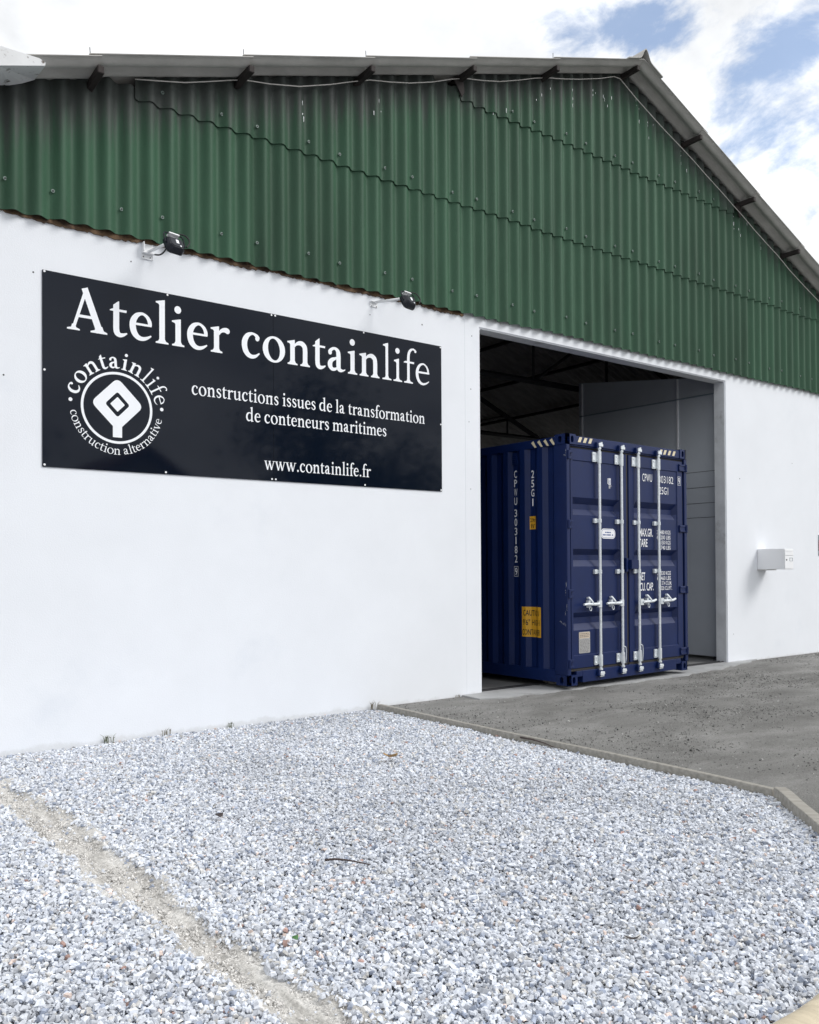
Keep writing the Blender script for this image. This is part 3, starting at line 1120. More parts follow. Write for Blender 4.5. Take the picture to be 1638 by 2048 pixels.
def glyph(ch, s):
    """returns advance, [ (verts, faces) ] ; s = stem width"""
    t = 0.38 * s + 4
    k = s / 100.0
    if ch == ' ':
        return 215, []
    if ch == '.':
        return 240, [disc(120, 52, 40 + 18 * k)]
    if ch == 'A':
        G = [stroke([(118, 18, t * 1.15), (322, 640, t * 1.25)], straight=True),
             stroke([(300, 668, s * 1.02), (548, 14, s * 1.12)], straight=True),
             poly([(186, 205), (470, 205), (456, 248), (202, 248)]),
             poly([(20, 0), (222, 0), (222, 20), (165, 40), (150, 90), (100, 90), (85, 40), (20, 22)]),
             poly([(395, 0), (668, 0), (668, 22), (612, 44), (585, 110), (470, 110), (465, 46), (395, 22)])]
        return 690, G
    if ch in 'ild':
        pass
    if ch == 'i':
        x = 148
        return 290, [poly([(x - s / 2, 0), (x + s / 2, 0), (x + s / 2, 345), (x - s / 2, 345)]), flag(x, s, 440), foot(x, s, 112), disc(x - 6, 598, 42 + 20 * k)]
    if ch == 'l':
        x = 146
        return 288, [poly([(x - s / 2, 0), (x + s / 2, 0), (x + s / 2, 615), (x - s / 2, 615)]), flag(x, s, 708), foot(x, s, 114)]
    if ch in 'nm':
        x = 135
        G = [poly([(x - s / 2, 0), (x + s / 2, 0), (x + s / 2, 345), (x - s / 2, 345)]), flag(x, s, 440), foot(x, s, 108)]
        step = 275
        for j in range(1 if ch == 'n' else 2):
            o = j * step
            x2 = x + step + o
            G.append(stroke([(x + o + s * 0.30, 320, t * 0.8), (x + o + 75, 372, t * 1.1), (x + o + 140, 402, s * 0.72), (x + o + 205, 400, s * 0.92), (x2 - 14, 355, s * 1.0), (x2, 280, s), (x2, 150, s), (x2, 20, s)]))
            G.append(foot(x2, s, 106))
        return (560 if ch == 'n' else 835), G
    if ch == 'u':
        x = 125
        x2 = 405
        G = [flag(x, s, 440), stroke([(x, 350, s), (x, 200, s), (x + 3, 120, s), (x + 28, 55, s * 0.92), (x + 85, 34, s * 0.7), (x + 150, 48, s * 0.5), (x + 235, 95, t * 0.9)]),
             poly([(x2 - s / 2, 30), (x2 + s / 2, 40), (x2 + s / 2, 345), (x2 - s / 2, 345)]), flag(x2, s, 440),
             poly([(x2 - s / 2, -12), (x2 - s / 2 + 10, -14), (x2 + s / 2 + 66, 16), (x2 + s / 2 + 64, 36), (x2 + s / 2, 56), (x2 - s / 2, 60)])]
        return 555, G
    if ch == 'r':
        x = 135
        return 395, [poly([(x - s / 2, 0), (x + s / 2, 0), (x + s / 2, 345), (x - s / 2, 345)]), flag(x, s, 440), foot(x, s, 112),
                     stroke([(x + s * 0.3, 300, t * 0.9), (x + 78, 365, s * 0.52), (x + 135, 396, s * 0.72), (x + 190, 398, s * 0.9), (x + 225, 388, s * 0.85)]),
                     disc(x + 212, 388, s * 0.46)]
    if ch == 'o':
        n = 48
        vo, vi = [], []
        for j in range(n):
            a = 2 * math.pi * j / n
            vo.append(np.array((262 + 236 * math.cos(a), 215 + 232 * math.sin(a))))
            b = a + 0.10
            vi.append(np.array((262 + (236 - s * 1.12) * math.cos(a) - 16 * math.sin(a), 215 + (232 - t * 0.95) * math.sin(a))))
        return 524, [(vo + vi, [(j, (j + 1) % n, n + (j + 1) % n, n + j) for j in range(n)])]
    if ch == 'e':
        return 445, [stroke([(378, 252, s * 0.66), (368, 320, s * 0.68), (330, 384, s * 0.56), (268, 424, t * 1.05), (212, 424, t * 1.2), (142, 385, s * 0.8), (90, 305, s * 1.02), (77, 215, s * 1.08), (102, 115, s * 1.04), (160, 48, s * 0.86), (235, 26, s * 0.66), (315, 44, s * 0.5), (398, 92, t * 0.5)]),
                     poly([(95, 234), (404, 238), (408, 268), (398, 272), (95, 272)])]
    if ch == 'c':
        return 425, [stroke([(352, 330, s * 0.50), (343, 364, s * 0.86), (318, 400, s * 0.62), (268, 425, t), (212, 424, t * 1.2), (142, 385, s * 0.82), (90, 305, s * 1.04), (77, 215, s * 1.1), (102, 115, s * 1.05), (160, 48, s * 0.88), (235, 26, s * 0.68), (310, 46, s * 0.5), (384, 100, t * 0.5)]),
                     disc(338, 350, s * 0.42)]
    if ch == 't':
        x = 128
        return 330, [poly([(x - s / 2, 395), (x + s / 2, 395), (x + s / 2, 560), (x + s / 2 - 14, 560), (x - s / 2, 492)]),
                     poly([(22, 396), (300, 396), (306, 434), (70, 434), (22, 412)]),
                     stroke([(x, 400, s), (x, 250, s), (x, 130, s), (x + 14, 62, s * 0.98), (x + 62, 30, s * 0.72), (x + 125, 42, s * 0.48), (x + 182, 72, t * 0.5)])]
    if ch == 'f':
        x = 150
        return 315, [stroke([(x, 20, s), (x, 300, s), (x, 470, s), (x + 8, 570, s * 0.96), (x + 45, 645, s * 0.8), (x + 105, 682, s * 0.56), (x + 160, 678, s * 0.5), (x + 195, 655, s * 0.45)]),
                     disc(x + 185, 648, s * 0.42), poly([(28, 394), (296, 394), (302, 432), (72, 432), (28, 410)]), foot(x, s, 116)]
    if ch == 'a':
        return 468, [stroke([(72, 322, s * 0.4), (82, 350, s * 0.8), (112, 392, s * 0.62), (170, 424, t * 1.2), (228, 416, s * 0.62), (272, 370, s * 0.92), (283, 290, s), (283, 200, s), (283, 110, s), (296, 55, s * 0.9), (345, 32, s * 0.6), (410, 42, t * 0.6), (440, 62, t * 0.45)]),
                     disc(88, 340, s * 0.42),
                     stroke([(275, 268, t), (205, 240, t * 1.2), (130, 205, s * 0.78), (88, 150, s * 1.02), (90, 90, s * 1.0), (130, 42, s * 0.72), (190, 38, s * 0.56), (250, 68, t), (285, 100, t)])]
    if ch == 's':
        return 378, [stroke([(318, 318, t * 0.5), (306, 352, t * 0.95), (272, 402, t * 1.1), (208, 427, t * 1.2), (130, 408, s * 0.62), (90, 345, s * 0.86), (122, 278, s * 0.92), (195, 232, s * 0.98), (268, 182, s * 0.96), (298, 115, s * 0.88), (262, 48, s * 0.66), (190, 20, t * 1.25), (112, 42, t * 1.1), (70, 98, t * 0.9), (60, 132, t * 0.45)])]
    if ch == 'd':
        x2 = 400
        return 560, [stroke([(375, 372, t), (320, 412, t * 1.1), (248, 424, s * 0.56), (150, 388, s * 0.86), (92, 305, s * 1.04), (78, 210, s * 1.08), (106, 105, s * 1.0), (170, 46, s * 0.8), (245, 38, s * 0.58), (320, 68, t * 1.1), (390, 118, t)]),
                     poly([(x2 - s / 2, 20), (x2 + s / 2, 30), (x2 + s / 2, 615), (x2 - s / 2, 615)]), flag(x2, s, 708),
                     poly([(x2 - s / 2, -12), (x2 - s / 2 + 10, -14), (x2 + s / 2 + 66, 16), (x2 + s / 2 + 64, 36), (x2 + s / 2, 56), (x2 - s / 2, 60)])]
    if ch == 'v':
        return 490, [stroke([(92, 432, s * 1.04), (252, 0, s * 1.0)], straight=True), stroke([(248, 4, t * 1.1), (398, 432, t * 1.1)], straight=True),
                     poly([(12, 412), (200, 412), (200, 440), (12, 440)]), poly([(318, 412), (478, 412), (478, 440), (318, 440)])]
    if ch == 'w':
        return 745, [stroke([(90, 432, s * 1.0), (240, 0, s * 0.96)], straight=True), stroke([(236, 4, t * 1.1), (372, 410, t * 1.1)], straight=True),
                     stroke([(350, 432, s * 1.0), (505, 0, s * 0.96)], straight=True), stroke([(500, 4, t * 1.1), (650, 432, t * 1.1)], straight=True),
                     poly([(10, 412), (195, 412), (195, 440), (10, 440)]), poly([(290, 412), (445, 412), (445, 440), (290, 440)]), poly([(575, 412), (735, 412), (735, 440), (575, 440)])]
    raise KeyError(ch)


def text_shapes(txt, weights):
    """lay glyphs out on a line -> list of (x, advance, shapes)"""
    x = 0
    out = []
    for ch, wgt in zip(txt, weights):
        adv, G = glyph(ch, wgt)
        adv2 = adv - (100 - wgt) * 0.35 if ch not in ' .' else adv
        out.append((x, adv, G))
        x += adv2
    return x, out


def emit(mb, shapes, fn, y, layer=0.00035):
    for L_, (vs, fs) in enumerate(shapes):
        vv = []
        for p in vs:
            a, b = fn(p)
            vv.append((a, y - L_ * layer, b))
        mb.add(vv, fs)


# ------------------------------------------------------------------ sign board
SB = empty('sign_board', (3.797, -0.006, 2.251))
tag(SB, 'wide glossy black sign with white serif lettering and round emblem on white wall', 'sign')


def spart(mb, name, m, parent=None, **kw):
    o = mb.build(name, m, parent or SB, **kw)
    if parent is None:
        o.location = (-3.797, 0.006, -2.251)
    return o


SX0, SX1, SZ0, SZ1, SXM = 1.726, 5.867, 2.251, 3.833, 3.808
for a, b in ((SX0, SXM - 0.0012), (SXM + 0.0012, SX1)):
    p = MB()
    p.box(a, b, -0.010, -0.001, SZ0, SZ1)
    spart(p, 'panel', M_SIGN, bevel=0.001, segs=1)
LY = -0.0112


def line(txt, weights, x0, x1, zbase, vs_, name='lettering', tilt=0.0, sub=0):
    tot, out = text_shapes(txt, weights)
    first = out[0][2]
    lo_ = min(v[0] for v in sum([g[0] for g in out[0][2]], []))
    hi_ = max(v[0] for v in sum([g[0] for g in out[-1][2]], [])) + out[-1][0]
    kx_ = (x1 - x0) / (hi_ - lo_)
    m = MB()
    for ch, (gx, adv, G) in zip(txt + ' ', out + [(0, 0, [])]):
        if ch == ' ':
            if m.v:
                spart(m, name, M_WHITE_V, normals=False)
            m = MB()
            continue
        emit(m, G, lambda p: (x0 + (gx + p[0] - lo_) * kx_, zbase + p[1] * vs_ + tilt * ((gx + p[0] - lo_) * kx_)), LY)


WB, WR_ = 100, 66
line('Atelier containlife', [WB] * 15 + [WR_] * 4, 1.917, 5.697, 3.388, 0.000535, tilt=-0.0035)
line('constructions issues de la transformation', [94] * 41, 2.990, 5.629, 2.974, 0.000190, tilt=-0.004)
line('de conteneurs maritimes', [94] * 23, 3.521, 5.121, 2.790, 0.000190, tilt=-0.004)
line('www.containlife.fr', [94] * 18, 3.708, 4.923, 2.354, 0.000190, tilt=-0.004)

# emblem
ECX, ECZ = 2.328, 2.784
em = MB()


def ring(cx, cz, r0, r1, n=80):
    vo = [np.array((cx + r1 * math.cos(2 * math.pi * j / n), cz + r1 * math.sin(2 * math.pi * j / n))) for j in range(n)]
    vi = [np.array((cx + r0 * math.cos(2 * math.pi * j / n), cz + r0 * math.sin(2 * math.pi * j / n))) for j in range(n)]
    return vo + vi, [(j, (j + 1) % n, n + (j + 1) % n, n + j) for j in range(n)]


def rdiamond(cx, cz, hx, hz, r, n=8):
    """rounded diamond outline"""
    cs = [(cx + hx, cz), (cx, cz + hz), (cx - hx, cz), (cx, cz - hz)]
    pts = []
    for i, c in enumerate(cs):
        c = np.array(c)
        p = np.array(cs[i - 1])
        q = np.array(cs[(i + 1) % 4])
        d1 = (p - c) / np.hypot(*(p - c))
        d2 = (q - c) / np.hypot(*(q - c))
        a = c + d1 * r
        b = c + d2 * r
        for t in np.linspace(0, 1, n):
            pts.append((1 - t) ** 2 * a + 2 * t * (1 - t) * c + t * t * b)
    return pts


emit(em, [ring(ECX, ECZ, 0.281, 0.302)], lambda p: (p[0], p[1]), LY)
vo = rdiamond(ECX + 0.001, 2.813, 0.222, 0.225, 0.055)
vi = rdiamond(ECX + 0.001, 2.813, 0.104, 0.108, 0.022)
n = len(vo)
emit(em, [(vo + vi, [(j, (j + 1) % n, n + (j + 1) % n, n + j) for j in range(n)]),
          poly(rdiamond(ECX + 0.001, 2.814, 0.062, 0.063, 0.006)),
          poly([(2.289, 2.535), (2.367, 2.535), (2.367, 2.655), (2.345, 2.68), (2.31, 2.68), (2.289, 2.655)])], lambda p: (p[0], p[1]), LY - 0.0004)
spart(em, 'emblem', M_WHITE_V, normals=False)


def arc_text(txt, weights, rbase, a0, a1, sc, lower=False, extra=0):
    tot, out = text_shapes(txt, weights)
    m = MB()
    rr = rbase + (0.0 if lower else 0.03)
    for (gx, adv, G) in out:
        f = (gx + adv / 2) / tot
        ang = a0 + (a1 - a0) * f

        def fn(p, ang=ang, adv=adv):
            lx = (p[0] - adv / 2) * sc
            lz = p[1] * sc
            if not lower:
                rd = np.array((math.cos(ang), math.sin(ang)))
                tg = np.array((math.sin(ang), -math.cos(ang)))
                c = np.array((ECX, ECZ)) + rd * (rbase + lz) + tg * lx
            else:
                rd = np.array((math.cos(ang), math.sin(ang)))
                tg = np.array((-math.sin(ang), math.cos(ang)))
                c = np.array((ECX, ECZ)) + rd * (rbase - lz) + tg * lx
            return c
        emit(m, G, fn, LY)
    return spart(m, 'lettering', M_WHITE_V, normals=False)


R_ = math.radians
arc_text('containlife', [WB] * 7 + [WR_] * 4, 0.330, R_(168), R_(9), 0.000217)
for dx, dz in ((ECX - 0.384, ECZ + 0.031), (ECX + 0.386, ECZ + 0.027)):
    m = MB()
    emit(m, [disc(dx, dz, 0.0155)], lambda p: (p[0], p[1]), LY)
    spart(m, 'dot', M_WHITE_V, normals=False)
arc_text('construction alternative', [72] * 24, 0.394, R_(188), R_(351), 0.000113, lower=True)
# screws
smk = MB()
smk.tube([(0, 0, 0), (0, -0.004, 0)], 0.009, 12)
first_s = None
for (x, z) in [(1.742, 3.822), (2.768, 3.820), (3.788, 3.819), (3.828, 3.819), (4.843, 3.820), (5.852, 3.818), (1.742, 3.03), (5.852, 2.98), (1.742, 2.268), (2.75, 2.268), (3.788, 2.268), (3.828, 2.268), (4.85, 2.268), (5.852, 2.266), (3.786, 3.045), (3.829, 3.045)]:
    if first_s is None:
        o = first_s = smk.build('screw', M_WHITE_M, SB)
    else:
        o = bpy.data.objects.new('screw', first_s.data)
        COL.objects.link(o)
        o.parent = SB
    o.location = (x - 3.797, -0.010 + 0.006, z - 2.251)

# ------------------------------------------------------------------ sans lettering for the container


def sans_mesh(txt, height, x0, x1=None, squeeze=None, bold=0.0):
    """flat polygons of a sans text: list of 2-D verts and faces; baseline 0, cap height = height"""
    cu = bpy.data.curves.new('t', 'FONT')
    cu.body = txt
    cu.size = 1.0
    cu.resolution_u = 3
    cu.offset = bold
    ob = bpy.data.objects.new('t', cu)
    COL.objects.link(ob)
    dg = bpy.context.evaluated_depsgraph_get()
    me = bpy.data.meshes.new_from_object(ob.evaluated_get(dg))
    V = np.array([v.co[:2] for v in me.vertices])
    F = [tuple(p.vertices) for p in me.polygons]
    bpy.data.objects.remove(ob)
    bpy.data.curves.remove(cu)
    bpy.data.meshes.remove(me)
    cap = 0.70
    lo_, hi_ = V[:, 0].min(), V[:, 0].max()
    sy = height / cap
    sx = (x1 - x0) / (hi_ - lo_) if x1 is not None else sy * (squeeze or 0.6)
    return np.stack([x0 + (V[:, 0] - lo_) * sx, V[:, 1] * sy], -1), F


# ------------------------------------------------------------------ shipping container
KX, KY, PHI, KZ = 7.3253, -0.4823, 0.0408, 0.06
CT = empty('shipping_container', (KX, KY, KZ), PHI)
tag(CT, 'dark blue high cube shipping container standing half inside the open doorway', 'container')
CW, CL, CH = 2.438, 6.058, 2.896


def stadium(cx, cy, w, h, n=10):
    r = w / 2
    pts = []
    for k in range(n + 1):
        a = math.pi * k / n
        pts.append((cx + r * math.cos(a), cy + h / 2 - r + r * math.sin(a)))
    for k in range(n + 1):
        a = math.pi + math.pi * k / n
        pts.append((cx + r * math.cos(a), cy - h / 2 + r + r * math.sin(a)))
    return pts


def holed(mb, u0, u1, v0, v1, P, hole, depth, mi_dark=1):
    """rectangular plate with a stadium hole; P(u,v,d) maps to 3-D, d = depth inwards"""
    n = len(hole)
    cu, cv = (u0 + u1) / 2, (v0 + v1) / 2
    outer = []
    for (a, b) in hole:
        dx, dy = a - cu, b - cv
        tx = ((u1 - cu) if dx > 0 else (cu - u0)) / max(abs(dx), 1e-9)
        ty = ((v1 - cv) if dy > 0 else (cv - v0)) / max(abs(dy), 1e-9)
        t = min(tx, ty)
        outer.append((cu + dx * t, cv + dy * t))
    vs = [P(a, b, 0) for a, b in outer] + [P(a, b, 0) for a, b in hole] + [P(a, b, depth) for a, b in hole]
    fs = [(i, (i + 1) % n, n + (i + 1) % n, n + i) for i in range(n)]
    mb.add(vs, fs, 0)
    mb.add(vs, [(n + i, n + (i + 1) % n, 2 * n + (i + 1) % n, 2 * n + i) for i in range(n)], 0)
    mb.add(vs, [tuple(range(2 * n, 3 * n))], mi_dark)
    # corners of the rectangle the radial match leaves open
    for (a, b) in ((u0, v0), (u1, v0), (u1, v1), (u0, v1)):
        best = sorted(range(n), key=lambda i: (outer[i][0] - a) ** 2 + (outer[i][1] - b) ** 2)[:4]
        cand = None
        for i in range(n):
            j = (i + 1) % n
            p, q = outer[i], outer[j]
            on_diff = (abs(p[0] - a) < 1e-6 and abs(q[1] - b) < 1e-6) or (abs(p[1] - b) < 1e-6 and abs(q[0] - a) < 1e-6)
            if on_diff:
                cand = (i, j)
        if cand:
            p, q = outer[cand[0]], outer[cand[1]]
            mb.add([P(p[0], p[1], 0), P(a, b, 0), P(q[0], q[1], 0)], [(0, 1, 2)], 0)


def casting(x, y, z, front, leftside, top):
    """block at min corner (x,y,z) .162 x .178 x .118 with hand holes"""
    w, l, h = 0.162, 0.178, 0.118
    m = MB()
    x1, y1, z1 = x + w, y + l, z + h
    yo = y if front else y1
    sg = 1 if front else -1
    holed(m, x, x1, z, z1, lambda u, v, d: (u, yo + sg * d, v), stadium(x + (0.10 if leftside else 0.062), z + h / 2, 0.05, 0.079), 0.05)
    xo = x if leftside else x1
    sx = 1 if leftside else -1
    holed(m, y, y1, z, z1, lambda u, v, d: (xo + sx * d, u, v), stadium(y + (0.10 if front else 0.078), z + h / 2, 0.052, 0.079), 0.05)
    # remaining faces
    m.add([(x, y, z1), (x1, y, z1), (x1, y1, z1), (x, y1, z1)], [(0, 1, 2, 3)])
    m.add([(x, y, z), (x1, y, z), (x1, y1, z), (x, y1, z)], [(3, 2, 1, 0)])
    yi = y1 if front else y
    m.add([(x, yi, z), (x1, yi, z), (x1, yi, z1), (x, yi, z1)], [(0, 1, 2, 3)])
    xi = x1 if leftside else x
    m.add([(xi, y, z), (xi, y1, z), (xi, y1, z1), (xi, y, z1)], [(0, 1, 2, 3)])
    return m.build('corner_casting', [M_BLUE, M_HOLE_SHADE], CT, normals=False)


for fy in (True, False):
    for lx in (True, False):
        for tz in (True, False):
            casting(0 if lx else CW - 0.162, 0 if fy else CL - 0.178, CH - 0.118 if tz else 0, fy, lx, tz)

fr = MB()
# corner posts
for lx in (0, 1):
    xa = 0.004 if lx == 0 else CW - 0.062
    fr.box(xa, xa + 0.058, 0.006, 0.20, 0.118, CH - 0.118)
    fr.box(xa, xa + 0.058, CL - 0.17, CL - 0.006, 0.118, CH - 0.118)
    # step plate inside of the post towards the door
    xc = 0.062 if lx == 0 else CW - 0.082
    fr.box(xc, xc + 0.02, 0.045, 0.19, 0.118, CH - 0.118)
# rails
for xa in (0.004, CW - 0.064):
    fr.box(xa, xa + 0.06, 0.178, CL - 0.178, CH - 0.118, CH - 0.058)
    fr.box(xa, xa + 0.06, 0.178, CL - 0.178, CH - 0.058, CH - 0.020)
    fr.box(xa, xa + 0.05, 0.178, CL - 0.178, 0.028, 0.170)
# end beams
fr.box(0.162, CW - 0.162, CL - 0.12, CL - 0.01, CH - 0.12, CH - 0.02)
fr.box(0.162, CW - 0.162, CL - 0.12, CL - 0.01, 0.02, 0.16)
fr.build('frame', M_BLUE, CT, bevel=0.005, segs=1)
hd = MB()
hd.box(0.162, CW - 0.162, 0.008, 0.12, CH - 0.119, CH - 0.014)
hd.box(0.062, CW - 0.062, 0.020, 0.12, CH - 0.135, CH - 0.1195)
hd.build('door_header', M_BLUE, CT, bevel=0.005, segs=1)
sl_ = MB()
sl_.box(0.272, CW - 0.272, 0.010, 0.14, 0.022, 0.158)
sl_.box(0.162, 0.272, 0.012, 0.14, 0.092, 0.158)
sl_.box(CW - 0.272, CW - 0.162, 0.012, 0.14, 0.092, 0.158)
sl_.box(0.162, 0.272, 0.10, 0.14, 0.022, 0.09)
sl_.box(CW - 0.272, CW - 0.162, 0.10, 0.14, 0.022, 0.09)
sl_.build('door_sill', M_BLUE, CT, bevel=0.004, segs=1)

# corrugated sides
SP = 0.277
S_IN, S_OUT = 0.040, 0.006


def side_x(y):
    """profile: inner flat .793-.862, slope out, outer flat .925-1.0, slope in (period .277)"""
    t = (y - 0.793) % SP
    if t < 0.072:
        return S_IN
    if t < 0.135:
        return S_IN + (S_OUT - S_IN) * (t - 0.072) / 0.063
    if t < 0.214:
        return S_OUT
    return S_OUT + (S_IN - S_OUT) * (t - 0.214) / 0.063


brk = []
y = 0.793 - 3 * SP
while y < CL:
    for d in (0.0, 0.072, 0.135, 0.214):
        if 0.21 < y + d < CL - 0.18:
            brk.append(y + d)
    y += SP
brk = [0.19] + brk + [CL - 0.17]
for mir in (0, 1):
    m = MB()
    vs, fs = [], []
    for yy in brk:
        xx = side_x(yy)
        for (dx, z) in ((0, 0.150), (0, CH - 0.11), (0.003, 0.150), (0.003, CH - 0.11)):
            X1 = xx + dx
            vs.append((X1 if mir == 0 else CW - X1, yy, z))
    for i in range(len(brk) - 1):
        a, b = 4 * i, 4 * i + 4
        fs += [(a, a + 1, b + 1, b), (a + 2, b + 2, b + 3, a + 3)]
    m.add(vs, fs)
    m.build('side_panel', M_BLUE, CT, normals=False)
rp = MB()
rp.box(0.06, CW - 0.06, 0.12, CL - 0.12, CH - 0.05, CH - 0.035)
k = 0.3
while k < CL - 0.4:
    rp.prism([(k, CH - 0.036), (k + 0.13, CH - 0.036), (k + 0.10, CH - 0.018), (k + 0.03, CH - 0.018)], 'x', 0.09, CW - 0.09)
    k += 0.21
rp.build('roof_panel', M_BLUE, CT)
fb2 = MB()
fb2.box(0.055, CW - 0.055, 0.14, CL - 0.12, 0.12, 0.15)
for k in range(14):
    yy = 0.3 + k * 0.4
    fb2.box(0.055, CW - 0.055, yy, yy + 0.05, 0.03, 0.12)
fb2.build('floor_frame', M_BLUE, CT)
ew = MB()
ew.box(0.06, CW - 0.06, CL - 0.06, CL - 0.04, 0.16, CH - 0.12)
ew.build('end_panel', M_BLUE, CT)

# doors
ZREC = [(2.173, 2.099, 2.036, 1.968), (1.573, 1.505, 1.442, 1.368), (0.833, 0.775, 0.702, 0.628)]


def door(name_x0, x1, px0, px1, left):
    D = MB()
    x0 = name_x0
    zs = [0.187, 0.192, 0.336, 0.344]
    for (a, b, c, d) in ZREC[::-1]:
        zs += [d, c, b, a]
    zs += [2.596, 2.604, 2.738, 2.743]
    xs_ = [x0, x0 + 0.005, px0, px0 + 0.006, px0 + 0.055, px1 - 0.055, px1 - 0.006, px1, x1 - 0.005, x1]
    base, pan, dep = 0.020, 0.030, 0.082

    def dp(xi, zi):
        x, z = xs_[xi], zs[zi]
        if xi in (0, 9) or zi in (0, len(zs) - 1):
            return 0.055
        if xi in (1, 2, 7, 8) or zi in (1, 2, len(zs) - 2, len(zs) - 3):
            return base
        in_rec = any(abs(z - b) < 1e-6 or abs(z - c) < 1e-6 for (a, b, c, d) in ZREC)
        if in_rec and (not left) and xi in (4, 5):
            return dep
        if in_rec and left and xi in (3, 4, 5, 6) and not xi == 6:
            return dep
        if in_rec and left:
            return dep if xi < 6 else pan
        return pan
    nx, nz = len(xs_), len(zs)
    vs = [(xs_[i], dp(i, j), zs[j]) for j in range(nz) for i in range(nx)]
    fs = [(j * nx + i, j * nx + i + 1, (j + 1) * nx + i + 1, (j + 1) * nx + i) for j in range(nz - 1) for i in range(nx - 1)]
    D.add(vs, fs)
    o = D.build('door', M_BLUE, CT, normals=False)
    return o


DL = door(0.082, 1.142, 0.122, 1.020, True)
DR = door(1.184, 2.352, 1.290, 2.235, False)
gk = MB()
for (a, b, c, d) in ((0.064, 0.0805, 0.170, 2.76), (2.3535, 2.374, 0.170, 2.76), (1.1435, 1.1825, 0.170, 2.76)):
    gk.box(a, b, 0.034, 0.056, c, d)
gk.box(0.081, 1.143, 0.036, 0.058, 2.7445, 2.7595)
gk.box(1.183, 2.353, 0.036, 0.058, 2.7445, 2.7595)
gk.box(0.081, 1.143, 0.028, 0.058, 0.160, 0.1855)
gk.box(1.183, 2.353, 0.028, 0.058, 0.160, 0.1855)
gk.build('door_gasket', M_GASKET, CT)

